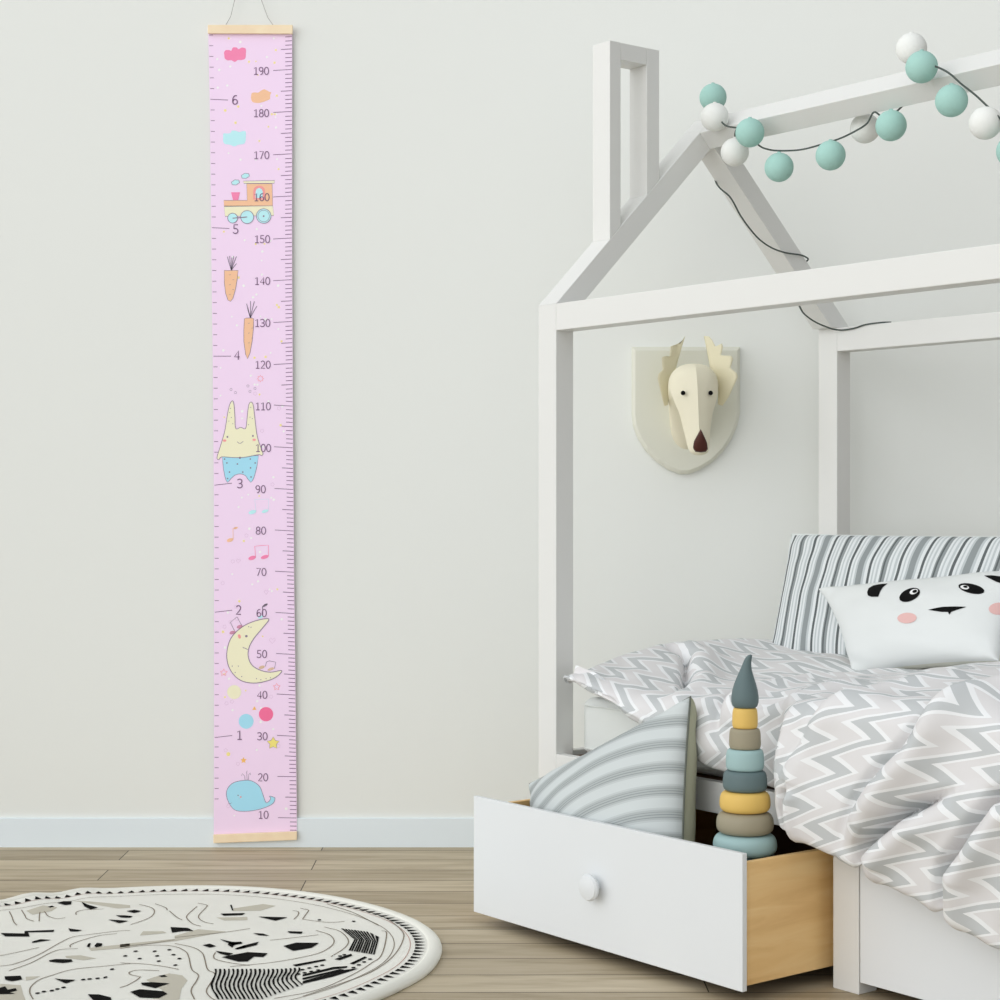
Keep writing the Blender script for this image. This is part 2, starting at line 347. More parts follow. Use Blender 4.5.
def duvet_profile(u):
    # (v, z) polyline from the rear edge over the top and down to the tucked-under hem, resampled
    vf, hz = lerp_table(VF, u), lerp_table(HEM, u)
    r = .06
    top = [(.845, .452), (.850, .475)] + [(v, ztop(u, v)) for v in [.84-.02*i for i in range(200) if .84-.02*i > vf+r]]
    zt = ztop(u, vf+r); D = max(.014, zt-hz); rz = min(.055, D*.6)
    rnd = [(vf+r-r*math.sin(PI/2*i/8), zt-rz*(1-math.cos(PI/2*i/8))) for i in range(1, 9)]
    z0 = zt-rz; hang = [(vf-.010*math.sin(PI*i/10)*min(1, D/.15), z0+(hz+.012-z0)*i/10) for i in range(1, 11)]
    und = [(vf+.014-.014*math.cos(PI*i/6), hz+.012-.013*math.sin(PI*i/6)) for i in range(1, 7)] + [(vf+.034, hz+.03)]
    out = []
    for seg, n in ((top, 84), (rnd, 16), (hang, 60), (und, 10)):
        if out: seg = [out[-1]]+seg
        L = [0]
        for a, b in zip(seg, seg[1:]): L.append(L[-1]+math.dist(a, b))
        for k in range(0 if not out else 1, n+1):
            s = L[-1]*k/n; i = 0
            while i < len(L)-2 and L[i+1] < s: i += 1
            t = (s-L[i])/max(1e-9, L[i+1]-L[i]); out.append((seg[i][0]+(seg[i+1][0]-seg[i][0])*t, seg[i][1]+(seg[i+1][1]-seg[i][1])*t))
    return out
def qz(u, z):   # unfolded coordinate of a point hanging at height z
    vf = lerp_table(VF, u); zt = ztop(u, vf+.06)
    return vf+.06-.09-(zt-.055-z)
# folds: polyline in (u, q), ridge height, ridge offset, ridge width, trench depth
FOLDS = [
 ([(1.42, .38), (1.28, .22), (1.16, .09), (1.075, .015), (.988, qz(.988, .454)), (.925, qz(.925, .392)), (.875, qz(.875, .33)), (.852, qz(.852, .27))], .042, .038, .032, .030),
 ([(1.08, qz(1.08, .385)), (.982, qz(.982, .336)), (.939, qz(.939, .301)), (.901, qz(.901, .269)), (.885, qz(.885, .20))], .028, .030, .024, .052),
 ([(1.30, qz(1.30, .44)), (1.163, qz(1.163, .387)), (1.115, qz(1.115, .322)), (1.069, qz(1.069, .266)), (1.05, qz(1.05, .15))], .030, .032, .026, .054),
 ([(1.0, .30), (.90, .13), (.82, .0), (.760, qz(.76, .44)), (.712, qz(.712, .37)), (.700, qz(.70, .26))], .012, .03, .03, .008),
 ([(.738, qz(.738, .35)), (.728, qz(.728, .31)), (.728, qz(.728, .25))], .014, .016, .012, .036),
 ([(.0, .30), (.1, .277), (.25, .135), (.31, .05)], .018, .035, .03, .034),
 ([(.70, .15), (.63, .02), (.56, -.02)], .010, .028, .022, .010),
 ([(.50, .20), (.47, .04), (.50, qz(.5, .40))], .018, .03, .024, .018),
 ([(.55, .45), (.42, .30), (.34, .12)], .010, .03, .03, .006),
 ([(.98, .50), (.80, .34), (.66, .30)], .010, .04, .04, .005),
]
def seg_dist(p, poly):
    best = (9, 0, 0); N = len(poly)-1
    for i, (a, b) in enumerate(zip(poly, poly[1:])):
        dx, dy = b[0]-a[0], b[1]-a[1]; L2 = dx*dx+dy*dy
        t = ((p[0]-a[0])*dx+(p[1]-a[1])*dy)/L2; tc = min(1, max(0, t))
        ex, ey = p[0]-a[0]-dx*tc, p[1]-a[1]-dy*tc; d = math.hypot(ex, ey)
        if d < best[0]:
            best = (d, 1 if dx*ey-dy*ex > 0 else -1, (i+tc)/N)
    return best
NU = 300
us = [0.0]*4 + [LEN*(i/NU)**1.06*1.0+.012 for i in range(NU)]
us[:4] = [.004, .002, .004, .008]
profs = [duvet_profile(u) for u in us]
rows, uvs = [], []
for i, (u, pr) in enumerate(zip(us, profs)):
    row, uvr = [], []; arc = 0; prev = None; s0 = None
    drop = [.040, .020, .008, .002][i] if i < 4 else 0
    for (v, z) in pr:
        if prev: arc += math.dist(prev, (v, z))
        prev = (v, z)
        cu = .062*sstep(.16, -.03, v)*max(0, 1-u/.35)
        row.append(Vector((u+cu, v, z-min(drop, max(0, z-.447)) if v > .05 else z-drop*.15))); uvr.append(arc)
    # arc measured so that it equals v on the flat top
    k = min(range(len(pr)), key=lambda j: abs(pr[j][0]-.4)); off = uvr[k]+pr[k][0]
    uvs.append([(u, off-a) for a in uvr]); rows.append(row)
NV = len(rows[0]); disp = []
for i in range(len(rows)):
    dr = []
    for j in range(NV):
        u, q = uvs[i][j]; d = 0
        if j < NV-11 or True:
            for poly, h, o, w, tr in FOLDS:
                dd, sg, t = seg_dist((u, q), poly)
                if dd > .16: continue
                fade = min(1, 5*t+.15, 3.5*(1-t)+.12); s = dd*sg
                d += fade*(h*math.exp(-((s-o)/w)**2) - tr*math.exp(-((s+.003)/.009)**2))
            d += .0075*noise.noise(Vector((u*9+q*5, q*4-u*2, 3.1))) + .0035*noise.noise(Vector((u*22, q*17, 7.7)))
            if q < .05: d += .006*noise.noise(Vector((u*16+q*6, q*5, 1.3)))
        if u < .05: d *= max(.15, u/.05)
        dr.append(d)
    disp.append(dr)
base = [[p.copy() for p in r] for r in rows]
for i in range(len(rows)):
    for j in range(NV):
        a = base[min(i+1, len(rows)-1)][j]-base[max(i-1, 0)][j]; b = base[i][min(j+1, NV-1)]-base[i][max(j-1, 0)]
        n = b.cross(a)
        if n.length < 1e-9: n = Vector((0, 0, 1))
        n.normalize()
        fade = 1 if j < NV-10 else max(0, (NV-1-j)/10)
        p = base[i][j]+n*disp[i][j]*fade
        if p.z < .455 and p.y > .06: p.z = .447+(p.z-.447)*.2 if p.z < .447 else p.z
        if p.y > -.0045 and p.z < .445 and u > 0: p.y = min(p.y, max(-.0045, base[i][j].y))
        rows[i][j] = p
def zig(u, q):
    # the print turns with the cloth where the duvet was pulled round towards the side
    k = sstep(.25, .72, u)
    return (u-1.25*k*(q-.12)+.012*noise.noise(Vector((u*5, q*5, 0))), q*(1+.45*k)+.008*noise.noise(Vector((u*6, q*6, 9))))
DUV = [[zig(u, q) for u, q in r] for r in uvs]
mb = MB(); mb.grid(rows, uvs=DUV)
tag(mb.build('duvet', M['chev'], smooth=True, angle=75, **BED), 'puffy duvet with grey and white zigzag print hanging over the side of the bed', 'duvet')

# ------------------------------------------------------------------ pillows
class Cushion:
    def __init__(s, bl, br, tr, tl, T, pinch=.05, p=.42, seed=0, wr=.004, pb=None):
        s.pb = pb or p
        s.c = [Vector(x) for x in (bl, br, tr, tl)]; s.T = T; s.k = pinch; s.p = p; s.seed = seed; s.wr = wr
        s.w = (s.c[1]-s.c[0]).length/2+(s.c[2]-s.c[3]).length/2; s.h = (s.c[3]-s.c[0]).length/2+(s.c[2]-s.c[1]).length/2
        s.n = (s.c[1]-s.c[0]).cross(s.c[3]-s.c[0]).normalized()
    def pt(s, a, b, side=1, off=0):
        aa = a*(1-s.k*(1-b*b)); bb = b*(1-s.k*(1-a*a))
        x, y = (aa+1)/2, (bb+1)/2
        P = s.c[0]*(1-x)*(1-y)+s.c[1]*x*(1-y)+s.c[2]*x*y+s.c[3]*(1-x)*y
        e = max(0, (1-a*a)*(1-b*b)); t = s.T*e**(s.p if side > 0 else s.pb)
        t += s.wr*(e**.25)*noise.noise(Vector((a*2.2+s.seed, b*2.2, side*3)))*2
        c = math.exp(-((1-abs(a))**2+(1-abs(b))**2)*9)*s.T*.18*math.sin(9*(a*b)*1.5+s.seed)
        return P+s.n*side*(max(t, 0)+c*e**.3+off)
    def uv(s, a, b): return (a*s.w/2, b*s.h/2)
    def mesh(s, mb, n=56, mf=0, mbk=1):
        g = [-math.cos(PI*i/n) for i in range(n+1)]
        for side, mi in ((1, mf), (-1, mbk)):
            mb.grid([[s.pt(a, b, side) for a in g] for b in g], mi, [[s.uv(a, b) for a in g] for b in g])
    def rim(s, m=30):
        g = [-1+2*i/m for i in range(m)]
        return [s.pt(a, -1) for a in g]+[s.pt(1, b) for b in g]+[s.pt(-a, 1) for a in g]+[s.pt(-1, -b) for b in g]
    def patch(s, mb, poly, mi, off=.0012, rings=8):
        cx = sum(p[0] for p in poly)/len(poly); cy = sum(p[1] for p in poly)/len(poly); n = len(poly)
        s_rows = [[s.pt(cx+(x-cx)*r/rings, cy+(y-cy)*r/rings, 1, off) for x, y in poly+poly[:1]] for r in range(rings+1)]
        mb.grid(s_rows, mi)
def clean(o):
    bm = bmesh.new(); bm.from_mesh(o.data); bmesh.ops.remove_doubles(bm, verts=bm.verts, dist=1e-5); bmesh.ops.recalc_face_normals(bm, faces=bm.faces); bm.to_mesh(o.data); bm.free(); return o

class TossCushion(Cushion):
    # woven stripes run parallel to the upper edge and bow with the filling
    def uv(s, a, b):
        A, B = s.c[3], s.c[2]; d = (B-A).normalized(); P = s.pt(a, b, 1)-A; t = P.dot(d)/(B-A).length*2-1
        P0 = P-s.n*P.dot(s.n); perp = (P0-d*P0.dot(d)).length
        return (P.dot(d), -(perp-.045*t*t+.012*t))
toss = TossCushion((.155, -.150, .062), (.545, -.162, .075), (.452, -.052, .480), (.036, -.098, .272), .075, .035, .46, 2.0, pb=.27)
mb = MB(); toss.mesh(mb)
to = clean(tag(mb.build('toss_cushion', [M['toss'], M['olive']], smooth=True, angle=60, **BED), 'grey striped cushion with olive back tipped sideways in the open drawer', 'cushion'))
mb = MB(); mb.tube(toss.rim(), .0022, 6, closed=True); mb.build('piping', M['pipe'], to, smooth=True)

ticking = Cushion((.045, .575, .465), (.735, .575, .475), (.722, .715, .768), (.002, .700, .763), .055, .02, .42, 5.0)
mb = MB(); ticking.mesh(mb, mbk=0)
ti = clean(tag(mb.build('pillow', M['backstripe'], smooth=True, angle=60, **BED), 'bed pillow with grey and white ticking stripes leaning behind the panda pillow', 'pillow'))
mb = MB(); mb.tube(ticking.rim(), .0035, 6, closed=True); mb.build('piping', M['pipewhite'], ti, smooth=True)

panda = Cushion((.415, .440, .488), (.790, .410, .545), (.760, .575, .712), (.200, .572, .650), .060, .09, .38, 1.0, .003)
mb = MB(); panda.mesh(mb)
def ell(cx, cy, rx, ry, rot=0, n=28):
    c, s = math.cos(rot), math.sin(rot)
    return [(cx+rx*math.cos(t)*c-ry*math.sin(t)*s, cy+rx*math.cos(t)*s+ry*math.sin(t)*c) for t in [2*PI*k/n for k in range(n)]]
def dense(poly, k=5):
    return [(a[0]+(b[0]-a[0])*i/k, a[1]+(b[1]-a[1])*i/k) for a, b in zip(poly, poly[1:]+poly[:1]) for i in range(k)]
for mi, off, poly in PANDA: panda.patch(mb, dense(poly, 3), mi, off)
tag(mb.build('pillow', [M['pandawhite'], M['panda_back'], M['black'], M['eyeshine'], M['cheek']], smooth=True, angle=60, **BED), 'white pillow printed with a panda face and pink cheeks', 'pillow')

# ------------------------------------------------------------------ stacking toy in the drawer
toy = thing('stacking_toy', 'tall tower of silicone stacking rings in slate, mustard, taupe and aqua', 'toy', loc=(0, 0, 0))
import_loc = Matrix.Rotation(BED['rotz'], 4, 'Z'); c = import_loc @ Vector((.640, -.101, .0462)); toy.location = (c.x+BED['loc'][0], c.y+BED['loc'][1], c.z); toy.rotation_euler.z = BED['rotz']
def ring(z0, z1, rb, rt, m, lab):
    h = z1-z0; mb = MB(); n = 10; prof = []
    k = sstep(.025, .055, rb); eh = .006+.012*k; q = .55+.25*k; m_ = 18
    for i in range(m_+1):
        a = -PI/2+PI*i/m_; y = h/2+h/2*math.copysign(abs(math.sin(a))**q, a); prof.append((rb+(rt-rb)*y/h-eh+eh*max(0, math.cos(a))**q, y))
    prof = [(.007, 0)]+prof+[(.007, h)]
    mb.lathe(prof, (0, 0, z0), 48); tag(mb.build('ring', M[m], toy, smooth=True, angle=50), lab)
O = .0462; ZB = .2265
rad = [.0568, .0510, .0452, .0394, .0338, .0280, .0226]
names = ['aqua', 'taupe', 'mustard', 'slate', 'aqua', 'taupe', 'mustard']
ht = [.0362, .0378, .0362, .036, .037, .0358, .0358]
low = ['mustard', 'aqua', 'taupe', 'mustard']
z = .035
mb = MB(); mb.lathe([(.001, 0), (.066, 0), (.069, .004), (.069, .026), (.066, .034), (.008, .0345), (.008, .40), (.001, .40)], (0, 0, 0), 48); mb.build('base', M['slate'], toy, smooth=True, angle=40)
dz = (ZB-O-.0348)/4
for i, m in enumerate(low+['slate'][:0]): ring(.0348+dz*i, .0348+dz*(i+1)-.0004, .0665-.002*i, .065-.002*i, m if i < 3 else 'slate', '%s ring' % (m if i < 3 else 'slate'))
z = ZB-O
for r, m, h in zip(rad, names, ht):
    ring(z, z+h-.0002, r, r*.955, m, m+' ring'); z += h
mb = MB(); tp = [(.0005, 0), (.018, 0), (.0215, .003), (.0237, .010), (.0238, .018), (.0222, .030), (.0188, .042), (.0145, .054), (.0105, .065), (.0080, .074), (.0066, .082), (.0054, .088), (.0036, .092), (.0005, .0935)]
mb.lathe(tp, (0, 0, z), 40, off=[0]*6+[.0003, .001, .0022, .004, .0064, .0094, .0125, .0135]); mb.build('top', M['slate'], toy, smooth=True, angle=60)

# ------------------------------------------------------------------ garland of cotton-ball lights on the roof frame
gar = thing('ball_light_garland', 'string of mint and white cotton ball lights draped over the roof ridge', 'string lights', **BED)
BALLS = [('m', -.041, .49, 1.746), ('w', .068, .388, 1.67), ('m', .185, .376, 1.616), ('w', .104, .413, 1.592), ('m', .227, .42, 1.542), ('m', .361, .43, 1.548), ('w', .392, .50, 1.607), ('m', .519, .43, 1.583),
         ('w', .537, .47, 1.738), ('m', .642, .372, 1.667), ('m', .702, .385, 1.594), ('w', .768, .40, 1.543), ('m', .822, .41, 1.484)]
for c, u, v, z in BALLS:
    mb = MB(); mb.sphere((u, v, z), .0305); mb.lathe([(.001, .027), (.004, .028), (.004, .0325), (.001, .033)], (u, v, z), 12)
    tag(mb.build('ball', M['mint' if c == 'm' else 'ballwhite'], gar, smooth=True, angle=60), 'mint green ball' if c == 'm' else 'white ball')
cords = [[(-.041, .49, 1.735), (.0, .445, 1.708), (.05, .405, 1.688), (.108, .38, 1.645), (.167, .376, 1.625), (.191, .395, 1.592), (.202, .41, 1.583), (.227, .42, 1.577), (.282, .425, 1.571), (.332, .43, 1.574), (.382, .435, 1.580), (.425, .437, 1.590), (.451, .438, 1.600), (.476, .43, 1.617), (.490, .445, 1.606), (.503, .475, 1.625), (.515, .498, 1.660), (.530, .488, 1.695), (.57, .45, 1.704), (.635, .385, 1.678), (.678, .375, 1.660), (.702, .38, 1.644), (.724, .385, 1.622), (.752, .39, 1.597), (.771, .395, 1.577), (.80, .40, 1.547), (.822, .41, 1.52), (.86, .42, 1.49), (.92, .43, 1.48), (1.0, .42, 1.53), (1.06, .395, 1.64)],
         [(.104, .413, 1.626), (.12, .40, 1.634), (.145, .386, 1.637)],
         [(-.068, .535, 1.60), (-.067, .522, 1.572), (-.035, .503, 1.545), (.004, .500, 1.516), (.006, .528, 1.480), (.006, .559, 1.452), (.006, .591, 1.430), (.006, .63, 1.415), (.006, .673, 1.408), (.006, .722, 1.407), (.005, .742, 1.404), (.003, .752, 1.398), (-.03, .760, 1.388), (-.062, .745, 1.36), (-.066, .722, 1.325), (-.03, .712, 1.305), (.003, .716, 1.296), (.004, .736, 1.274), (.004, .776, 1.256), (.005, .827, 1.244), (.012, .848, 1.241), (.028, .852, 1.2405), (.058, .852, 1.2425), (.088, .853, 1.248), (.133, .856, 1.2495), (.15, .87, 1.2495)]]
mb = MB()
for c in cords: mb.tube(catmull(c, 7), .0019, 8)
mb.build('cord', M['cord'], gar, smooth=True)

RUG_BLOBS = [[(-294,122),(-247,118),(-252,138),(-197,147),(-195,132),(-243,129),(-231,95),(-278,97)],[(-216,55),(-205,73),(-183,68),(-197,59),(-213,45)],[(-173,160),(-157,151),(-143,145),(-149,135),(-164,136)],[(-247,373),(-238,390),(-221,390),(-217,366),(-227,359)],[(-258,340),(-252,349),(-245,344),(-252,334)],[(-200,386),(-180,362),(-156,339),(-167,321),(-185,348)],[(-112,233),(-88,228),(-70,222),(-77,211),(-84,203),(-96,217)],[(-105,270),(-86,269),(-69,262),(-72,249),(-91,252)],[(-150,-83),(-140,-74),(-111,-76),(-105,-92),(-121,-101),(-146,-92)],[(-200,-192),(-173,-188),(-164,-211),(-179,-224),(-193,-213)],[(-191,-270),(-181,-257),(-171,-278),(-160,-268),(-154,-283),(-164,-294),(-151,-303),(-176,-305),(-181,-303)],[(-110,-205),(-97,-211),(-71,-215),(-82,-238),(-96,-222)],[(-105,18),(-107,41),(-103,43),(-98,11)],[(-92,23),(-92,45),(-81,41),(-78,23),(-86,11)],[(-29,-306),(-10,-307),(14,-325),(19,-343),(-11,-343)],[(-27,-200),(-23,-191),(-19,-196),(-23,-206)],[(-91,307),(-77,318),(-61,307),(-72,290)],[(23,170),(58,163),(73,139),(52,139),(34,126)],[(102,284),(151,289),(148,273),(112,267)],[(110,361),(113,363),(124,314),(122,310)],[(109,28),(120,39),(135,21),(125,10)],[(133,75),(160,53),(181,50),(166,26)],[(172,2),(187,28),(193,11),(178,-4)],[(139,-14),(175,-33),(168,-50),(151,-35)],[(46,-234),(63,-230),(96,-238),(87,-251),(77,-267),(51,-248)],[(39,-291),(52,-275),(94,-287),(104,-303),(95,-329),(62,-325)],[(67,-188),(77,-183),(84,-194),(74,-196)],[(158,-59),(200,-24),(238,-32),(233,-59),(216,-55),(209,-90),(192,-91)],[(156,50),(177,54),(181,39),(167,32),(167,9),(155,32)],[(185,25),(210,54),(209,29),(180,-1)],[(181,259),(211,255),(241,252),(220,224)],[(190,122),(210,117),(224,100),(203,105)],[(254,137),(284,133),(283,117),(260,122)],[(260,22),(281,47),(324,45),(314,9),(282,-14)],[(364,-74),(391,-36),(394,-48),(374,-81)],[(394,-105),(417,-55),(422,-62),(401,-110)],[(293,-114),(346,-74),(350,-82),(300,-125)],[(318,-180),(367,-129),(392,-123),(391,-134),(368,-144),(319,-192)],[(320,-203),(380,-144),(388,-147),(322,-215)],[(323,-223),(385,-150),(412,-139),(373,-192),(324,-240)]]
RUG_HATCH = [[(355,160),(360,157),(391,71),(388,-13),(384,-11),(388,72)],[(362,156),(366,154),(395,70),(392,-16),(389,-14),(392,71)],[(368,153),(372,151),(400,68),(397,-19),(394,-17),(397,69)],[(374,150),(378,148),(404,67),(402,-22),(398,-20),(401,68)],[(380,147),(385,145),(408,65),(406,-24),(403,-22),(405,66)],[(387,143),(391,141),(413,64),(411,-27),(408,-25),(410,65)],[(393,140),(397,138),(417,62),(416,-30),(412,-28),(414,63)],[(399,137),(403,135),(421,61),(420,-33),(417,-31),(418,62)],[(405,134),(409,132),(426,59),(425,-36),(422,-34),(423,60)],[(413,127),(421,112),(430,57),(429,-39),(426,-37),(427,58)],[(425,105),(433,91),(434,56),(434,-42),(431,-40),(431,57)]]
RUG_WAVES = [[(158,-144),(162,-161),(164,-178),(165,-195),(165,-211),(166,-227),(167,-244),(170,-259),(174,-275),(179,-291),(184,-306),(189,-322),(194,-337),(197,-337),(193,-322),(188,-306),(182,-291),(177,-275),(174,-259),(171,-244),(170,-227),(169,-211),(168,-195),(167,-178),(165,-161),(162,-144)],[(166,-144),(169,-161),(171,-178),(172,-195),(173,-211),(174,-227),(175,-244),(178,-259),(181,-275),(186,-291),(191,-306),(197,-322),(201,-337),(204,-337),(200,-322),(195,-306),(190,-291),(185,-275),(181,-259),(179,-244),(177,-227),(177,-211),(176,-195),(175,-178),(173,-161),(170,-144)],[(174,-144),(177,-161),(179,-178),(180,-195),(181,-211),(181,-227),(183,-244),(185,-259),(189,-275),(194,-291),(199,-306),(204,-322),(208,-337),(212,-337),(207,-322),(202,-306),(197,-291),(192,-275),(189,-259),(186,-244),(185,-227),(184,-211),(184,-195),(183,-178),(181,-161),(177,-144)],[(182,-144),(185,-161),(187,-178),(188,-195),(188,-211),(189,-227),(190,-244),(193,-259),(196,-275),(201,-291),(206,-306),(211,-322),(216,-337),(219,-337),(215,-322),(210,-306),(205,-291),(200,-275),(196,-259),(194,-244),(192,-227),(192,-211),(191,-195),(190,-178),(188,-161),(185,-144)],[(189,-144),(193,-161),(195,-178),(195,-195),(196,-211),(196,-227),(198,-244),(200,-259),(204,-275),(208,-291),(214,-306),(219,-322),(223,-337),(226,-337),(222,-322),(217,-306),(212,-291),(207,-275),(204,-259),(201,-244),(200,-227),(199,-211),(199,-195),(198,-178),(196,-161),(193,-144)],[(197,-144),(200,-161),(202,-178),(203,-195),(203,-211),(204,-227),(205,-244),(208,-259),(211,-275),(216,-291),(221,-306),(226,-322),(230,-337),(234,-337),(229,-322),(224,-306),(219,-291),(215,-275),(211,-259),(209,-244),(207,-227),(207,-211),(207,-195),(206,-178),(204,-161),(201,-144)],[(205,-144),(208,-161),(210,-178),(211,-195),(211,-211),(211,-227),(213,-244),(215,-259),(219,-275),(223,-291),(228,-306),(233,-322),(237,-337),(241,-337),(237,-322),(232,-306),(227,-291),(222,-275),(219,-259),(216,-244),(215,-227),(215,-211),(214,-195),(214,-178),(212,-161),(209,-144)],[(213,-144),(216,-161),(218,-178),(218,-195),(219,-211),(219,-227),(220,-244),(223,-259),(226,-275),(231,-291),(236,-306),(241,-322),(245,-337),(248,-337),(244,-322),(239,-306),(234,-291),(230,-275),(226,-259),(224,-244),(223,-227),(222,-211),(222,-195),(221,-178),(219,-161),(216,-144)],[(220,-144),(224,-161),(225,-178),(226,-195),(226,-211),(227,-227),(228,-244),(230,-259),(234,-275),(238,-291),(243,-306),(248,-322),(252,-337),(256,-337),(251,-322),(247,-306),(242,-291),(237,-275),(234,-259),(231,-244),(230,-227),(230,-211),(230,-195),(229,-178),(227,-161),(224,-144)],[(228,-144),(231,-161),(233,-178),(234,-195),(234,-211),(234,-227),(235,-244),(238,-259),(241,-275),(246,-291),(251,-306),(255,-322),(259,-337),(263,-337),(259,-322),(254,-306),(249,-291),(245,-275),(241,-259),(239,-244),(238,-227),(237,-211),(237,-195),(237,-178),(235,-161),(232,-144)],[(236,-144),(239,-161),(241,-178),(241,-195),(241,-211),(242,-227),(243,-243),(245,-259),(248,-275),(253,-290),(258,-305),(263,-321),(267,-336),(270,-336),(266,-321),(261,-305),(256,-290),(252,-275),(249,-259),(246,-243),(245,-227),(245,-211),(245,-195),(244,-178),(243,-161),(240,-144)],[(244,-144),(247,-160),(248,-176),(249,-192),(249,-207),(249,-223),(250,-238),(252,-253),(255,-268),(259,-283),(264,-297),(269,-312),(273,-326),(276,-326),(272,-312),(268,-297),(263,-283),(259,-268),(255,-253),(253,-238),(252,-223),(252,-207),(252,-192),(252,-176),(250,-160),(247,-144)],[(252,-144),(254,-160),(256,-175),(256,-189),(256,-204),(256,-219),(257,-233),(258,-247),(262,-261),(266,-275),(270,-289),(275,-303),(279,-317),(282,-317),(278,-303),(274,-289),(269,-275),(265,-261),(262,-247),(260,-233),(259,-219),(259,-204),(260,-189),(259,-175),(258,-160),(255,-144)],[(259,-144),(262,-159),(263,-173),(263,-187),(263,-201),(263,-214),(263,-228),(265,-241),(268,-255),(272,-268),(277,-281),(281,-294),(285,-307),(288,-307),(285,-294),(280,-281),(276,-268),(272,-255),(269,-241),(267,-228),(266,-214),(267,-201),(267,-187),(267,-173),(266,-159),(263,-144)],[(267,-144),(270,-158),(271,-171),(271,-184),(270,-197),(270,-210),(270,-223),(272,-235),(275,-248),(279,-260),(283,-273),(288,-285),(291,-297),(295,-297),(291,-285),(287,-273),(282,-260),(278,-248),(276,-235),(274,-223),(273,-210),(274,-197),(274,-184),(274,-171),(273,-158),(271,-144)],[(275,-143),(277,-155),(278,-168),(278,-180),(277,-192),(277,-205),(277,-217),(279,-229),(282,-241),(285,-252),(290,-264),(294,-276),(297,-287),(301,-287),(297,-276),(293,-264),(289,-252),(285,-241),(282,-229),(281,-217),(280,-205),(281,-192),(281,-180),(282,-168),(281,-155),(278,-143)],[(282,-141),(284,-153),(285,-164),(285,-176),(284,-188),(284,-199),(284,-211),(286,-222),(288,-233),(292,-245),(296,-256),(300,-267),(304,-278),(307,-278),(304,-267),(300,-256),(295,-245),(292,-233),(289,-222),(288,-211),(287,-199),(288,-188),(289,-176),(289,-164),(288,-153),(286,-141)],[(290,-139),(292,-150),(293,-161),(292,-172),(291,-183),(291,-194),(291,-205),(292,-215),(295,-226),(299,-237),(303,-247),(307,-257),(310,-268),(313,-268),(310,-257),(306,-247),(302,-237),(298,-226),(296,-215),(295,-205),(294,-194),(295,-183),(296,-172),(296,-161),(296,-150),(293,-139)],[(297,-137),(299,-148),(300,-158),(300,-168),(299,-178),(298,-189),(298,-199),(299,-209),(302,-219),(305,-228),(309,-238),(313,-248),(316,-258),(320,-258),(317,-248),(313,-238),(309,-228),(305,-219),(303,-209),(302,-199),(301,-189),(302,-178),(303,-168),(304,-158),(303,-148),(301,-137)],[(305,-135),(307,-145),(307,-155),(307,-164),(306,-174),(305,-183),(305,-193),(306,-202),(308,-211),(312,-220),(316,-230),(320,-239),(323,-248),(326,-248),(323,-239),(319,-230),(315,-220),(312,-211),(310,-202),(308,-193),(309,-183),(309,-174),(310,-164),(311,-155),(310,-145),(309,-135)]]
RUG_LINES = [[(-227,-122),(-204,-104),(-179,-39),(-163,43),(-148,93),(-119,113),(-74,139),(-50,145)],[(-203,-153),(-178,-99),(-155,-11),(-118,4)],[(-248,-49),(-220,-20),(-192,13)],[(-325,298),(-311,264),(-293,214),(-280,187)],[(-305,315),(-288,275),(-275,242),(-255,220)],[(-113,-335),(-129,-295),(-137,-255),(-134,-213),(-119,-183),(-92,-144),(-42,-122),(1,-104)],[(-134,13),(-138,33),(-127,63),(-101,103),(-70,119)],[(-245,220),(-263,298),(-256,304),(-238,264),(-215,242),(-201,251)],[(-185,275),(-190,300),(-178,319),(-141,327)],[(-77,368),(-47,339),(-34,304),(-32,258),(-45,220),(-59,193)],[(44,350),(38,275),(43,242),(62,198),(80,179)],[(41,380),(62,362),(64,339),(61,275),(67,242),(82,214),(102,198)],[(-46,374),(-18,339),(-10,315)],[(-5,310),(21,253),(35,231)],[(-40,4),(3,28),(53,23),(84,-16),(99,-63),(118,-144),(135,-179),(139,-213),(140,-279),(155,-335)],[(54,43),(93,13),(116,-25),(129,-72),(146,-144),(162,-170),(166,-205),(166,-279),(178,-319),(192,-343)],[(141,-25),(142,-53),(151,-76),(180,-99),(217,-117)],[(-18,-99),(30,-108),(68,-126),(95,-144)],[(35,-192),(17,-179),(12,-162),(26,-148),(62,-153)],[(16,-263),(26,-247),(35,-213),(37,-192)],[(46,88),(87,108),(133,129),(179,160)],[(-44,23),(-10,33),(23,53),(49,71)],[(244,313),(256,303),(259,274),(255,237)],[(257,333),(275,317),(275,294),(272,237)],[(272,237),(323,212),(357,218)],[(308,145),(337,110),(351,59),(346,9),(323,-40),(257,-94),(183,-125)],[(322,172),(355,137),(377,67),(375,9),(356,-55)],[(307,373),(368,294),(426,185)],[(435,142),(446,119),(447,-40),(432,-102),(406,-177),(355,-276),(287,-330)],[(374,333),(432,255),(473,145),(480,67),(468,-55),(436,-162),(382,-248),(333,-317)],[(229,67),(276,89),(316,110)]]
RUG_BEIGE = [[(-294,310),(-271,350),(-239,342),(-242,310),(-273,278)],[(-221,398),(-182,392),(-95,362),(-90,339),(-115,333),(-178,374)],[(-129,-49),(-102,-44),(-68,-67),(-89,-79),(-123,-63)],[(-100,9),(-30,43),(-24,13),(-90,-11)],[(-163,-192),(-138,-189),(-145,-209),(-156,-217)],[(-195,-238),(-157,-247),(-138,-303),(-123,-343),(-166,-343)],[(-47,38),(48,78),(43,103),(79,155),(137,136),(119,122),(53,63),(-42,13)],[(-24,105),(-24,139),(14,139),(24,126),(-4,113)],[(62,-192),(83,-170),(108,-183),(123,-217),(122,-271),(130,-335),(115,-343),(84,-329),(92,-279),(51,-213)],[(99,253),(160,258),(164,231),(118,228)],[(121,333),(176,373),(205,356),(179,313),(124,309)]]
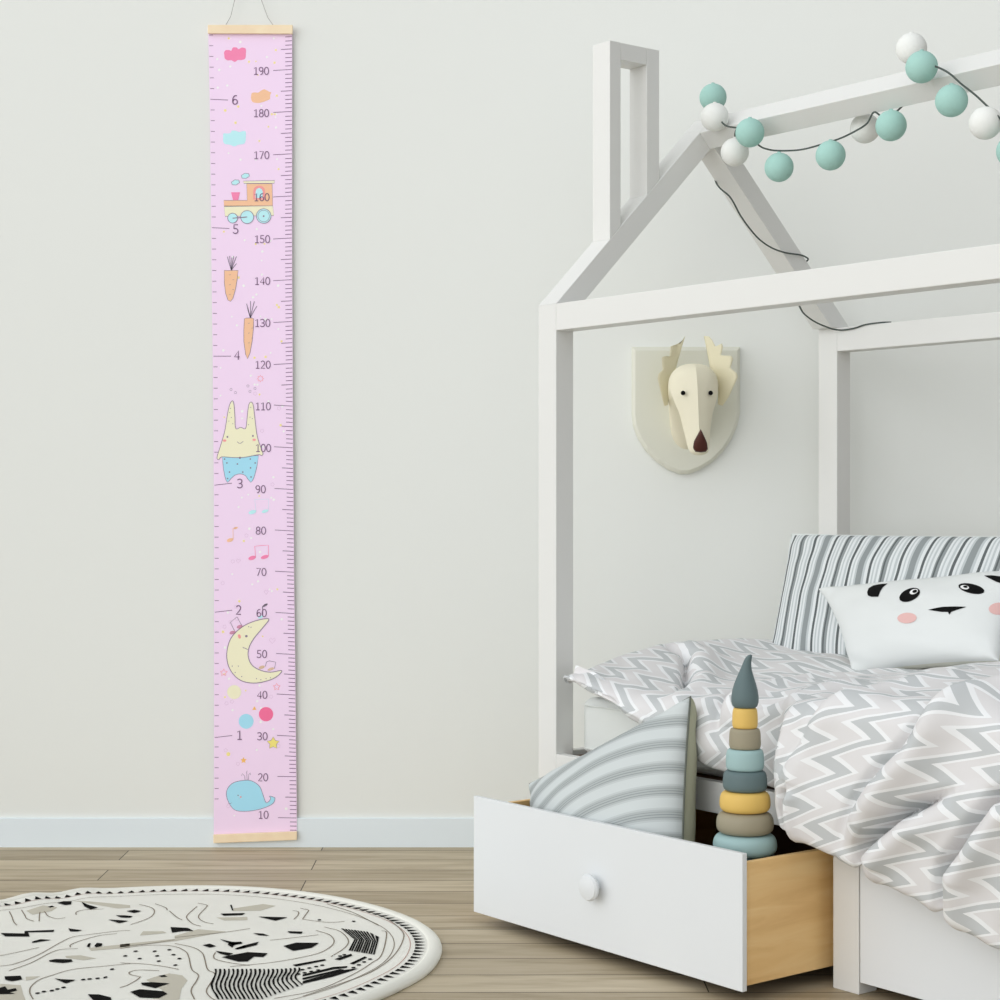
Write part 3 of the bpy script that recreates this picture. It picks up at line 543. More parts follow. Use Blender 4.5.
RUG_DOTS = [(-19,-51),(-7,-17),(11,-70),(28,-17),(39,-51),(49,-88),(53,-6),(67,-42),(83,-70),(84,-116),(-115,-299),(-107,-289),(-95,-283),(-88,-273),(-80,-263),(-58,-213),(-48,-209),(-35,-205),(-23,-144),(306,231),(375,218),(310,-177),(320,-168),(331,-159),(342,-150),(314,-147),(325,-136),(336,-126),(346,-117),(403,-133),(411,-114),(419,-94),(428,-74),(372,-52),(379,-43)]

# ------------------------------------------------------------------ deer head trophy on the wall
M['plaque'] = mat('sage_white_paint', (222, 222, 209), .6, .25)
M['moose'] = mat('cream_wood', (234, 228, 205), .6, .2)
M['antler'] = mat('cream_antler_board', (226, 219, 190), .6, .2)
M['nose'] = mat('brown_leather', (74, 34, 24), .6, .3, .6, 260)
tro = thing('moose_head_trophy', 'cream toy moose head with brown nose mounted on a shield plaque on the wall', 'wall trophy', loc=(.4504, WALL_Y, 1.073))
K = 4.36/1803
def shield(s):
    P = [(-54, 58.5), (54.5, 58.5)]; R = [(54.5, -8), (52, -20), (46.5, -33), (38, -46), (27, -57), (14, -65), (3, -69)]
    Lf = [(-6, -69), (-17, -65), (-29, -57), (-40, -46), (-48, -33), (-53, -20), (-54, -8)]
    return [(x*K*s, (y+6)*K*s-6*K) for x, y in P+R+Lf]
mb = MB(); a, b, c = shield(1), shield(1), shield(.94); n = len(a)
mb.add([(x, -.0005, z) for x, z in a]+[(x, -.013, z) for x, z in b]+[(x, -.020, z) for x, z in c],
       [list(range(n)), list(range(2*n, 3*n))[::-1]]+[(i+k*n, (i+1) % n+k*n, (i+1) % n+(k+1)*n, i+(k+1)*n) for i in range(n) for k in range(2)])
mb.build('plaque', M['plaque'], tro, bevel=.0012)
# head: rings along a path out of the plaque and down the muzzle
path = [(0, -.018, -.040, .044, .070, 0), (0, -.050, -.020, .050, .066, 8), (.0, -.085, .024, .056, .060, 18), (.001, -.112, .034, .0585, .056, 28), (.001, -.138, .028, .0565, .052, 42), (.002, -.156, .003, .050, .045, 56),
        (.003, -.166, -.030, .038, .038, 66), (.004, -.174, -.062, .0315, .033, 72), (.005, -.182, -.084, .028, .030, 74), (.006, -.190, -.106, .0245, .026, 74), (.007, -.195, -.118, .020, .021, 76), (.007, -.198, -.124, .010, .010, 78)]
NN = 64
def spline(P, k):
    out = []
    for i in range(len(P)-1):
        a, b, c, d = P[max(0, i-1)], P[i], P[i+1], P[min(len(P)-1, i+2)]
        for j in range(k):
            t = j/k; out.append(tuple(.5*(2*b[q]+(c[q]-a[q])*t+(2*a[q]-5*b[q]+4*c[q]-d[q])*t*t+(3*b[q]-a[q]-3*c[q]+d[q])*t**3) for q in range(6)))
    return out+[P[-1]]
rows = []
for (x, y, z, hw, hh, tilt) in spline(path, 5):
    x += .006; z += .007*sstep(-.05, .02, z)
    t = math.radians(tilt); up = Vector((0, -math.sin(t), math.cos(t))); r = []; tb = .62*sstep(26, 58, tilt)
    for k in range(NN+1):
        a = 2*PI*k/NN; ca, sa = math.cos(a), math.sin(a)
        q = (abs(ca)**2.3+abs(sa)**2.3)**(-1/2.3)
        if sa > 0: q = q*(1-tb)+tb*1.32/(abs(ca)*1.22+sa*1.12)    # brow ridge: two flat cheeks meeting in an edge
        r.append(Vector((x, y, z))+Vector((hw*ca*q, 0, 0))+up*(hh*sa*q))
    rows.append(r)
mb = MB(); mb.grid(rows); mb.add(rows[-1][:-1], [list(range(NN))])
hd = clean(mb.build('head', M['moose'], tro, smooth=True, angle=24))
# nose pad: soft triangle at the muzzle tip
tri = [(0, .034), (.008, .018), (.0145, .004), (.0165, -.010), (.012, -.0165), (0, -.018), (-.012, -.0165), (-.0165, -.010), (-.0145, .004), (-.008, .018)]
t = math.radians(74); up = Vector((0, -math.sin(t)*.35, 1)).normalized(); fw = Vector((0, -1, -.35)).normalized()
o = Vector((.013, -.2215, -.102)); mb = MB(); n = len(tri)
back = [o+Vector((x, 0, 0))+up*y-fw*.012 for x, y in tri]; mid = [o+Vector((x, 0, 0))+up*y+fw*.003 for x, y in tri]; frt = [o+Vector((x*.7, 0, 0))+up*(y*.7)+fw*.008 for x, y in tri]
mb.add(back+mid+frt, [list(range(n)), list(range(2*n, 3*n))]+[(i+k*n, (i+1) % n+k*n, (i+1) % n+(k+1)*n, i+(k+1)*n) for i in range(n) for k in range(2)])
mb.build('nose', M['nose'], tro, smooth=True, angle=60)
for x, y in ((-.0245, -.1905), (.0395, -.1905)):
    mb = MB(); mb.lathe([(.0005, .004), (.0048, .003), (.0055, 0), (.0045, -.003), (.0005, -.0045)], (x, y+EYE_DY, EYE_Z), 16, axis='y'); mb.build('eye', M['black'], tro, smooth=True)
def antler(poly, s, m):
    pts = [((x-460)/5.88*K*.985, (500-y)/5.88*K*.98-.003) for x, y in poly]
    xin = s*.033
    def P(x, z, d):
        o = abs(x)-abs(xin)
        return (x-.05*max(0, o)-(.003 if s > 0 else 0), -.062-max(-.01, o)*.9+d, z)
    ni = IN if s < 0 else len(pts)-IN
    inner, outer = (pts[:IN], pts[IN-1:]) if s < 0 else (pts[-IN:]+pts[:1], pts[:-IN+1])
    outer = outer[::-1] if s > 0 else outer
    inner = inner[::-1] if s > 0 else inner
    outer = outer[::-1]
    def res(p, n):
        L = [0]
        for a, b in zip(p, p[1:]): L.append(L[-1]+math.dist(a, b))
        o = []
        for k in range(n+1):
            t = L[-1]*k/n; i = 0
            while i < len(L)-2 and L[i+1] < t: i += 1
            q = (t-L[i])/max(1e-9, L[i+1]-L[i]); o.append((p[i][0]+(p[i+1][0]-p[i][0])*q, p[i][1]+(p[i+1][1]-p[i][1])*q))
        return o
    n = 60; A, B = res(inner, n), res(outer, n); mb = MB()
    for side in (.0035, -.0035):
        mb.grid([[P(a[0]+(b[0]-a[0])*k/6, a[1]+(b[1]-a[1])*k/6, side) for k in range(7)] for a, b in zip(A, B)])
    rim = A+B[::-1]; m_ = len(rim)
    mb.add([P(x, z, .0035) for x, z in rim]+[P(x, z, -.0035) for x, z in rim], [(i, (i+1) % m_, m_+(i+1) % m_, m_+i) for i in range(m_)])
    clean(mb.build('antler', m, tro, smooth=True, angle=40))
IN = 6
antler([(445, 88), (418, 180), (388, 285), (362, 340), (345, 420), (340, 500), (318, 508), (302, 450), (278, 345), (283, 318), (308, 295), (303, 222), (318, 212), (350, 220), (357, 150), (375, 145), (402, 155)], -1, M['antler'])
antler([(562, 90), (590, 95), (605, 115), (625, 158), (660, 142), (667, 160), (655, 212), (712, 218), (722, 235), (708, 290), (742, 322), (748, 345), (700, 455), (665, 508), (640, 500), (642, 420), (628, 350), (598, 290), (582, 200)], 1, M['antler'])

# ------------------------------------------------------------------ growth chart hanging on the wall
M['pink'] = mat('pink_chart_canvas', (254, 228, 255), .8, .1)
for nm, c in dict(ink=(128, 98, 132), pinkhot=(255, 140, 180), pinkred=(252, 118, 160), orange=(255, 196, 160), bluep=(190, 236, 252), bluew=(168, 222, 245), cream=(240, 236, 205), line=(150, 132, 158), yellow=(250, 226, 150), starw=(255, 250, 255), grey=(150, 136, 156), redl=(245, 130, 140), palel=(216, 184, 214), gold=(240, 225, 130), sienna=(250, 190, 110), coral=(250, 160, 160), mauve=(205, 145, 172), tan=(218, 188, 160)).items():
    c = c if nm in ('ink', 'grey', 'line') else [min(255, x*1.05) for x in c]
    M[nm] = mat('print_'+nm, c, .8, .1)
M['pine'] = mat('pale_pine', (255, 230, 196), .6, .2, var=6, vscale=25)
CY = 4.3745; CKK = CY/1803
cx0, cz0 = 252, 437
chart = thing('growth_chart', 'pink hanging height chart with nursery animals and centimetre and feet scales', 'growth chart', loc=((cx0-500)*CKK, CY, .843+(500-cz0)*CKK))
CM = ['pink', 'ink', 'pinkhot', 'pinkred', 'orange', 'bluep', 'bluew', 'cream', 'line', 'yellow', 'starw', 'grey', 'redl', 'palel', 'gold', 'sienna', 'coral', 'mauve', 'tan']
CI = {n: i for i, n in enumerate(CM)}
sheet = MB()
P = lambda x, y, l=0: ((x-cx0)*CKK, -.0002-.00016*l, (cz0-y)*CKK)
LXT = [(35, 208.3), (120, 210), (250, 211.3), (370, 212.8), (480, 213.7), (600, 214), (840, 213.8)]; RXT = [(35, 292.2), (250, 292.1), (400, 292.8), (560, 294), (700, 295.6), (840, 297)]
lx = lambda y: lerp_table(LXT, y)
rx = lambda y: lerp_table(RXT, y)
N = 24; ys = [28+(838-28)*i/N for i in range(N+1)]
vs = [P(lx(y), y) for y in ys]+[P(rx(y), y-3*(y-28)/810) for y in ys]
sheet.add(vs, [(i, i+1, N+2+i, N+1+i) for i in range(N)], CI['pink'])
def poly(pts, m, l=1, line=None, w=.45):
    sheet.add([P(x, y, l) for x, y in pts], [list(range(len(pts)))], CI[m])
    if line: stroke(pts, line, w, l+1, True)
def stroke(pts, m='line', w=.45, l=2, closed=False):
    n = len(pts); a, b = [], []
    for i, (x, y) in enumerate(pts):
        p0 = pts[i-1] if (i or closed) else pts[i]; p1 = pts[(i+1) % n] if (i < n-1 or closed) else pts[i]
        dx, dy = p1[0]-p0[0], p1[1]-p0[1]; L = math.hypot(dx, dy) or 1
        nx, ny = -dy/L*w/2, dx/L*w/2; a.append(P(x+nx, y+ny, l)); b.append(P(x-nx, y-ny, l))
    sheet.add(a+b, [(i, (i+1) % n, n+(i+1) % n, n+i) for i in range(n if closed else n-1)], CI[m])
def Z(ox, oy, pts): return [(ox+x/7.692, oy+y/7.692) for x, y in pts]
def smooth2(pts, k=5, closed=True):
    n = len(pts); out = []
    rng = range(n) if closed else range(n-1)
    for i in rng:
        g = (lambda q: pts[q % n]) if closed else (lambda q: pts[min(n-1, max(0, q))])
        a, b, c, d = g(i-1), g(i), g(i+1), g(i+2)
        for j in range(k):
            t = j/k
            out.append(tuple(.5*((2*b[q])+(c[q]-a[q])*t+(2*a[q]-5*b[q]+4*c[q]-d[q])*t*t+(3*b[q]-a[q]-3*c[q]+d[q])*t**3) for q in (0, 1)))
    return out if closed else out+[pts[-1]]
def star(cx, cy, r, m, l=1, line=None, inner=.48, w=.5, fill=True, n=5, rot=0):
    pts = [(cx+(r if k % 2 == 0 else r*inner)*math.sin(PI*k/n+rot), cy-(r if k % 2 == 0 else r*inner)*math.cos(PI*k/n+rot)) for k in range(2*n)]
    if fill: poly(pts, m, l, line, w)
    else: stroke(pts, m, w, l, True)
# scales
def tick(x0, x1, y0, y1, w): stroke([(x0, y0), (x1, y1)], 'ink', w, 2)
cm_y = {190: 70, 180: 112, 170: 154.3, 160: 196.5, 150: 238.5, 140: 280.2, 130: 322, 120: 364, 110: 405.6, 100: 447.3, 90: 489, 80: 530.5, 70: 571.7, 60: 613, 50: 654, 40: 694.5, 30: 735.8, 20: 776.5, 10: 817.8, 200: 28.5, 0: 859}
def ycm(c):
    a = c//10*10; return cm_y[a]+(cm_y[a+10]-cm_y[a])*(c-a)/10 if c % 10 else cm_y[c]
for c in range(7, 199):
    y = ycm(c); tilt = -.5 if y < 400 else (.5 if y < 760 else .15)
    R = rx(y)-.3; Lh = 6.6 if c % 5 else (11 if c % 10 else 18.6)
    if 34 < y < 832: tick(R-Lh, R, y-tilt*Lh/18, y+tilt*Lh/18, .66 if c % 10 else .6)
ft_y = {6: 99.3, 5: 227.7, 4: 356.2, 3: 484.2, 2: 611.2, 1: 736.5}
for i in range(6, 80):
    q = i/12; a = int(q)
    if a < 1: y = 736.5+(12-i)*10.4
    elif a >= 6: y = 99.3-(i-72)*10.7
    else: y = ft_y[a]+((ft_y[a+1] if a < 6 else 0)-ft_y[a])*(q-a)
    if 34 < y < 833:
        Lf = lx(y)+.8
        if i % 12: tick(Lf, Lf+4, y, y, .55)
        else: tick(Lf, Lf+17.5, y+(0 if y < 300 else (0 if y < 400 else 1)), y+(.8 if y < 300 else (0 if y < 400 else -1)), .6)
def arc(cx, cy, a, b, t0, t1, n=14): return [(cx+a*math.cos(math.radians(t0+(t1-t0)*k/n)), cy-b*math.sin(math.radians(t0+(t1-t0)*k/n))) for k in range(n+1)]
# numerals as strokes in a box 0.6 wide and 1 high (y down)
DIG = {'0': [arc(.3, .5, .26, .46, 90, 450, 28)], '1': [[(.08, .20), (.32, .04), (.32, .96)], [(.08, .955), (.54, .955)]], '2': [arc(.29, .29, .23, .25, 160, -30, 14)+[(.40, .56), (.06, .955), (.54, .955)]],
       '3': [arc(.26, .27, .25, .23, 150, -90, 14)+[(.18, .5)], arc(.26, .73, .28, .23, 90, -150, 14)], '4': [[(.44, .97), (.44, .05), (.04, .68), (.58, .68)]],
       '5': [[(.52, .045), (.12, .045), (.11, .44)]+arc(.25, .69, .28, .26, 115, -150, 16)], '6': [[(.50, .06), (.36, .06)]+arc(.36, .5, .29, .44, 95, 180, 8)+arc(.31, .70, .24, .25, 180, 540, 24)],
       '7': [[(.05, .045), (.54, .045), (.20, .97)]], '8': [arc(.3, .27, .21, .23, 0, 360, 24), arc(.3, .73, .25, .235, 0, 360, 24)], '9': [arc(.29, .30, .24, .25, 0, 360, 24), arc(.24, .5, .29, .45, 0, -100, 10)]}
def text(s, cx, cy, w, h):
    n = len(s); adv = w/n
    for i, ch in enumerate(s):
        for k, st in enumerate(DIG[ch]): stroke([(cx-w/2+adv*i+(x-.3)*h*.98+adv/2, cy-h/2+y*h) for x, y in st], 'ink', h*.105, 6+.01*k)
for n, x, y in ((190, 261.2, 71), (180, 261.3, 113.2), (170, 261.6, 155.2), (160, 261.8, 197.3), (150, 262.3, 239.2), (140, 262.4, 281), (130, 262.6, 323), (120, 262.9, 364.7), (110, 263.1, 406.3), (100, 263.3, 448), (90, 260.6, 489.2), (80, 260.9, 530.6), (70, 261.3, 572), (60, 261.6, 613), (50, 261.9, 654), (40, 262.2, 694.8), (30, 262.4, 736.2), (20, 263, 777.2), (10, 263.4, 814.7)):
    text(str(n), x, y, 16 if n > 99 else 10.9, 8)
for n, x, y in ((6, 235, 100), (5, 235.8, 229.2), (4, 237, 355.2), (3, 240, 483.5), (2, 238.6, 610), (1, 239.6, 735)): text(str(n), x, y, 6.4 if n > 1 else 4.8, 9.6)
# little stars and dots
rs = random.Random(11)
for k in range(150):
    y = rs.uniform(38, 824); x = rs.uniform(lx(y)+6, rx(y)-9)
    m = rs.choice(['yellow', 'starw', 'starw', 'palel' if y > 380 else 'yellow', 'starw'])
    if m == 'palel': star(x, y, 2.0, 'palel', .3, None, .7, .3, False, 5, rs.uniform(0, 1))
    else: star(x, y, rs.uniform(1.0, 1.8), m, .3+.001*k, None, .6, .3, True, 5, rs.uniform(0, 1))
def ellp(cx, cy, rx_, ry_, n=28, rot=0, k=0, amp=0):
    c, s = math.cos(rot), math.sin(rot); o = []
    for i in range(n):
        t = 2*PI*i/n; f = 1+amp*abs(math.sin(k*t/2)); a, b = rx_*f*math.cos(t), ry_*f*math.sin(t); o.append((cx+a*c-b*s, cy+a*s+b*c))
    return o
poly(Z(190, 0, smooth2([(264, 425), (262, 408), (272, 388), (300, 385), (318, 390), (330, 366), (360, 366), (372, 378), (400, 366), (428, 375), (430, 410), (424, 450), (395, 462), (368, 462), (345, 476), (318, 464), (290, 464), (268, 450)])), 'pinkhot')
poly(Z(190, 0, smooth2([(470, 738), (476, 716), (500, 711), (525, 712), (545, 698), (570, 687), (592, 696), (610, 706), (624, 712), (616, 735), (616, 760), (595, 772), (560, 785), (530, 792), (500, 790), (480, 783), (470, 762)])), 'orange')
poly(Z(190, 120, smooth2([(255, 140), (258, 105), (290, 104), (312, 98), (325, 82), (360, 85), (378, 92), (425, 86), (430, 130), (420, 180), (375, 190), (340, 203), (305, 190), (270, 185), (255, 165)])), 'bluep')
# train
poly(Z(190, 120, [(262, 662), (637, 660), (645, 735), (270, 742)]), 'cream', 1, 'line')
poly(Z(190, 120, [(260, 618), (440, 618), (436, 490), (632, 490), (636, 660), (262, 665)]), 'orange', 2, 'line')
poly(Z(190, 120, [(410, 470), (652, 466), (648, 487), (415, 488)]), 'cream', 3, 'line')
poly(Z(190, 120, [(316, 556), (385, 556), (371, 617), (331, 617)]), 'pinkhot', 3)
poly(Z(190, 120, [(486, 612), (486, 550), (492, 525), (510, 510), (532, 505), (555, 510), (572, 525), (578, 550), (578, 590), (575, 612)]), 'coral', 3)
poly(Z(190, 120, [(505, 600), (505, 552), (512, 532), (532, 522), (552, 532), (560, 552), (558, 600)]), 'bluep', 4)
for x, y, r in ((328, 755, 38), (440, 747, 50), (567, 739, 56)): poly(Z(190, 120, ellp(x, y, r, r)), 'bluep', 4, 'line', .6)
stroke(Z(190, 120, ellp(567, 739, 44, 44)), 'line', .4, 6, True)
stroke(Z(190, 120, [(328, 756), (440, 746)]), 'grey', .9, 6); poly(Z(190, 120, ellp(567, 740, 7, 7)), 'grey', 6)
for x, y in ((350, 480), (426, 430)): poly(Z(190, 120, ellp(x, y, 28, 17, 40, -.25, 6, .18)), 'bluep', 2, 'line')
# carrots
for off, body, tops, o in (((190, 240), [(264, 234), (370, 234), (364, 300), (350, 380), (330, 450), (312, 472), (292, 462), (274, 410), (264, 330)], [(288, 128), (306, 122), (322, 135), (337, 124), (358, 126), (358, 182)], (318, 232)),
                           ((190, 240), [(418, 606), (432, 600), (478, 600), (490, 606), (488, 680), (478, 780), (462, 870), (442, 914), (428, 880), (414, 780), (414, 690)], [(436, 490), (466, 470), (495, 472), (515, 508), (445, 520)], (464, 598))):
    poly(Z(*off, body), 'orange', 2, 'line', .5)
    for t in tops: stroke(Z(*off, [o, ((o[0]*.45+t[0]*.55)-(3 if t[0] < o[0] else -1), o[1]*.4+t[1]*.6), t]), 'grey', .75, 3)
    for k in range(5):
        q = body[-1]; yy = body[0][1]+35+k*38; stroke(Z(*off, [(o[0]-18+(k % 2)*26, yy), (o[0]-4+(k % 2)*26, yy-2)]), 'line', .3, 4)
# bunny
ox = (190, 360)
poly(Z(*ox, [(248, 742), (252, 790), (258, 840), (268, 895), (277, 925), (288, 941), (300, 932), (318, 910), (345, 886), (368, 878), (390, 876), (412, 881), (430, 893), (450, 922), (468, 941), (480, 930), (492, 905), (504, 865), (515, 820), (528, 735)]), 'bluew', 1, 'line', .5)
poly(Z(*ox, smooth2([(325, 314), (338, 340), (345, 430), (352, 526), (390, 518), (428, 526), (440, 440), (452, 345), (470, 324), (486, 345), (498, 440), (518, 590), (548, 680), (562, 722), (548, 735), (525, 728), (420, 748), (330, 750), (245, 745), (222, 766), (208, 748), (235, 660), (268, 545), (288, 420), (305, 345)], 4)), 'cream', 3, 'line', .6)
for x, y in ((288, 592), (484, 584)): poly(Z(*ox, ellp(x, y, 7, 8, 12)), 'grey', 5)
for x, y in ((266, 620), (494, 614)): poly(Z(*ox, ellp(x, y, 14, 9, 14)), 'coral', 5)
stroke(Z(*ox, [(364, 628), (376, 640), (390, 641), (410, 626)]), 'line', .5, 5); poly(Z(*ox, ellp(384, 752, 9, 8, 12)), 'grey', 5)
for x, y in ((266, 762), (284, 792), (365, 800), (464, 762), (502, 792), (466, 830), (304, 862), (406, 862), (290, 912), (470, 900)): poly(Z(*ox, ellp(x, y, 6, 6, 8)), 'grey', 4)
for x, y in ((312, 372), (306, 404), (318, 442), (300, 470), (468, 365), (462, 440), (480, 450), (450, 498), (330, 490)): poly(Z(*ox, ellp(x, y, 3.4, 3.4, 6)), 'grey', 5)
star(260.4, 378.6, 3.4, 'redl', 2, None, .6, .45, False, 8)
for x, y in ((231, 389.5), (235.5, 392.6), (248, 386), (250, 391.5), (255, 388.5)): star(x, y, 1.4, 'line', 2, None, .7, .3, False, 5)
# notes
def note(off, heads, stems, m, w=.5, hm=None):
    for x, y, a, b in heads: poly(Z(*off, ellp(x, y, a, b, 18, -.3)), hm or m, 3)
    stroke(Z(*off, stems), m, w, 3)
o5 = (190, 480)
note(o5, [(480, 247, 30, 15), (577, 240, 26, 12)], [(508, 238), (498, 150), (606, 146), (602, 235)], 'bluep', .3)
note(o5, [(308, 462, 26, 14), (352, 369, 17, 8)], [(332, 455), (330, 372), (350, 366)], 'orange', .5)
note(o5, [(478, 599, 30, 15), (575, 592, 31, 14)], [(504, 590), (498, 510), (550, 503), (603, 502), (604, 585)], 'pinkhot', .55)
for x, y in ((372, 622), (586, 862)): stroke(Z(*o5, [(x, y+18), (x-16, y-4), (x-8, y-16), (x, y-6), (x+10, y-16), (x+17, y-4)]), 'palel', .35, 2, True)
# moon
o6 = (190, 590)
poly(Z(*o6, smooth2([(606, 222), (560, 290), (490, 375), (452, 450), (450, 520), (480, 580), (545, 618), (620, 632), (706, 620), (665, 668), (590, 700), (490, 716), (390, 695), (320, 630), (286, 545), (288, 450), (322, 360), (400, 285), (500, 238)], 5)), 'cream', 2, 'line', .8)
poly(Z(*o6, ellp(380, 357, 11, 17, 16, -.3)), 'coral', 4); poly(Z(*o6, ellp(434, 355, 10, 9, 14)), 'grey', 4); stroke(Z(*o6, [(405, 442), (425, 448), (444, 458)]), 'line', .6, 4)
for x, y in ((452, 282), (470, 287), (325, 585), (372, 585), (348, 635), (398, 665), (512, 682), (545, 690), (585, 680), (620, 675)): poly(Z(*o6, ellp(x, y, 4, 4, 6)), 'line', 4)
note(o6, [(327, 327, 24, 13), (382, 282, 23, 13)], [(342, 312), (310, 248), (362, 207), (398, 272)], 'line', .55, 'mauve')
note(o6, [(552, 594, 24, 12), (622, 608, 27, 10)], [(580, 588), (588, 553), (610, 545), (660, 555), (650, 604)], 'line', .55, 'tan')
note(o6, [(542, 208, 20, 11)], [(560, 202), (558, 128), (575, 112), (596, 106)], 'grey', .9, 'bluep'); poly(Z(*o6, ellp(578, 118, 22, 8, 14, -.5)), 'grey', 3)
star(190+260/7.692, 590+635/7.692, 3.7, 'redl', 2, None, .5, .5, False); star(190+667/7.692, 590+745/7.692, 3.7, 'redl', 2, None, .5, .5, False)
for off, x, y, r, m in ((o6, 340, 785, 54, 'cream'), (o6, 585, 955, 55, 'pinkred'), ((190, 720), 432, 10, 57, 'bluew')): poly(Z(*off, ellp(x, y, r, r)), m, 2)
stroke(Z(*o6, [(632, 412), (610, 385), (620, 368), (634, 380), (652, 368), (656, 385)]), 'palel', .35, 2, True)
# whale and stars
o7 = (190, 720)
poly(Z(*o7, smooth2([(420, 463), (480, 470), (535, 510), (560, 570), (582, 630), (602, 630), (620, 605), (612, 585), (640, 592), (654, 602), (640, 640), (590, 668), (520, 690), (430, 702), (350, 694), (308, 650), (282, 590), (288, 530), (335, 482)], 5)), 'bluew', 2, 'line', .5)
for x, y in ((370, 580),): poly(Z(*o7, ellp(x, y, 5, 5, 8)), 'grey', 4)
poly(Z(*o7, ellp(390, 592, 7, 7, 10)), 'coral', 4); stroke(Z(*o7, [(295, 640), (308, 643), (320, 636)]), 'line', .4, 4)
stroke(Z(*o7, [(424, 462), (420, 430), (402, 412), (396, 430)]), 'line', .4, 3); stroke(Z(*o7, [(440, 462), (436, 400), (440, 390)]), 'line', .4, 3); stroke(Z(*o7, [(450, 462), (452, 420), (464, 405), (466, 422)]), 'line', .4, 3)
star(190+640/7.692, 720+178/7.692, 6.4, 'gold', 2, 'line', .55, .4); star(190+412/7.692, 720+310/7.692, 3.3, 'sienna', 2); star(190+495/7.692, 590+912/7.692, 2.4, 'sienna', 2, None, .5, .4, True, 3)
poly(Z(*o7, ellp(295, 262, 15, 16, 12)), 'yellow', 2)
sh = sheet.build('chart_sheet', [M[n] for n in CM], chart, fix=False)
def rod(pts):
    mb = MB(); (x0, y0), (x1, y1), (x2, y2), (x3, y3) = pts; q = lambda x, y, d: ((x-cx0)*CKK, -d, (cz0-y)*CKK)
    mb.add([q(x0, y0, .0022), q(x1, y1, .0022), q(x2, y2, .0022), q(x3, y3, .0022), q(x0, y0, .010), q(x1, y1, .010), q(x2, y2, .010), q(x3, y3, .010)],
           [(0, 1, 2, 3), (7, 6, 5, 4), (0, 4, 5, 1), (1, 5, 6, 2), (2, 6, 7, 3), (3, 7, 4, 0)]); return mb.build('wooden_rod', M['pine'], chart, bevel=.0012)
rod([(208.3, 25.8), (293, 25.8), (293, 34.7), (208.3, 34.3)]); rod([(213.8, 834), (297.3, 830.8), (297.3, 839.3), (214, 842.5)])
M['wire'] = mat('hanging_wire', (170, 168, 165), .5)
mb = MB(); q = lambda x, y, d: ((x-cx0)*CKK, -d, (cz0-y)*CKK)
mb.tube([q(273.5, 26, .006), q(268, 18, .005), q(260, -4, .004), q(248, -30, .003), q(236, -4, .004), q(231, 17, .005), q(226, 26, .006)], .0008, 6); mb.build('hanging_wire', M['wire'], chart)
M['nail'] = mat('steel_nail', (150, 150, 150), .4)
mb = MB(); mb.lathe([(.0015, .02), (.0015, -.006), (.004, -.006), (.004, -.008), (.0005, -.008)], q(248, -30.6, 0), 12, axis='y'); mb.build('nail', M['nail'], chart)

# ------------------------------------------------------------------ round rug
M['rug'] = mat('ivory_cotton_rug', (241, 240, 232), .95, .05, .3, 350, 3, 6)
M['rugtrim'] = mat('ivory_padded_rug_edge', (240, 239, 230), .95, .05, .3, 350)
M['rugblack'] = mat('black_rug_print', (22, 21, 20), .95, .05)
M['rugline'] = mat('brown_rug_line', (138, 126, 112), .95, .05)
M['rugbeige'] = mat('beige_rug_print', (204, 199, 184), .95, .05)
M['rugred'] = mat('red_rug_stitch', (196, 160, 150), .95, .05)
RC = (-.663, 3.332); RR = .553
rug = thing('round_rug', 'round ivory rug with black landscape print and a ring of little triangles', 'rug', loc=(RC[0], RC[1], 0))
def redge(t):
    x = math.degrees(t) % 360; d = 0
    for c, w, h in ((130, 14, -.012), (148, 7, .004), (112, 6, .006), (20, 14, .003), (-24 % 360, 12, .005), (335, 9, -.006)): d += h*math.exp(-((x-c)/w)**2)
    return RR+d+.003*math.sin(5*t+1)
def rz(x, y):
    # soft ripples near the far left rim
    r = math.hypot(x, y); a = math.degrees(math.atan2(y, x)); k = sstep(.40, .53, r)
    return .0125+k*(.010*math.exp(-((a-127)/5)**2)+.006*math.exp(-((a-115)/4)**2)+.007*math.exp(-((a-139)/5)**2))
NT = 160; mb = MB(); rows = [[(redge(2*PI*k/NT)*.965*s*math.cos(2*PI*k/NT), redge(2*PI*k/NT)*.965*s*math.sin(2*PI*k/NT)) for k in range(NT+1)] for s in [i/24 for i in range(25)]]
mb.grid([[(x, y, rz(x, y)) for x, y in r] for r in rows], 0)
def rp(pts, mi, l):
    pts = [(x/1000, y/1000) for x, y in pts]
    mb.add([(x, y, rz(x, y)+.0004*l) for x, y in pts], [list(range(len(pts)))], mi)
def rline(pts, w, mi, l, closed=False):
    pts = catmull([(x/1000, y/1000, 0) for x, y in pts], 6); n = len(pts); a, b = [], []
    for i, p in enumerate(pts):
        d = (pts[min(i+1, n-1)]-pts[max(i-1, 0)]); d.normalize(); nx, ny = -d.y*w/2, d.x*w/2
        a.append((p.x+nx, p.y+ny, rz(p.x, p.y)+.0004*l)); b.append((p.x-nx, p.y-ny, rz(p.x, p.y)+.0004*l))
    mb.add(a+b, [(i, i+1, n+i+1, n+i) for i in range(n-1)], mi)
for p in RUG_BEIGE: rp(p, 3, 1)
for p in RUG_LINES: rline(p, .0021, 2, 2)
for p in RUG_BLOBS: rp(p, 1, 3)
for p in RUG_HATCH: rp(p, 1, 3)
for p in RUG_WAVES: rp(p, 1, 4)
for x, y in RUG_DOTS: rp([(x+4*math.cos(t), y+5*math.sin(t)) for t in [PI/4*k for k in range(8)]], 1, 3)
NTRI = 140
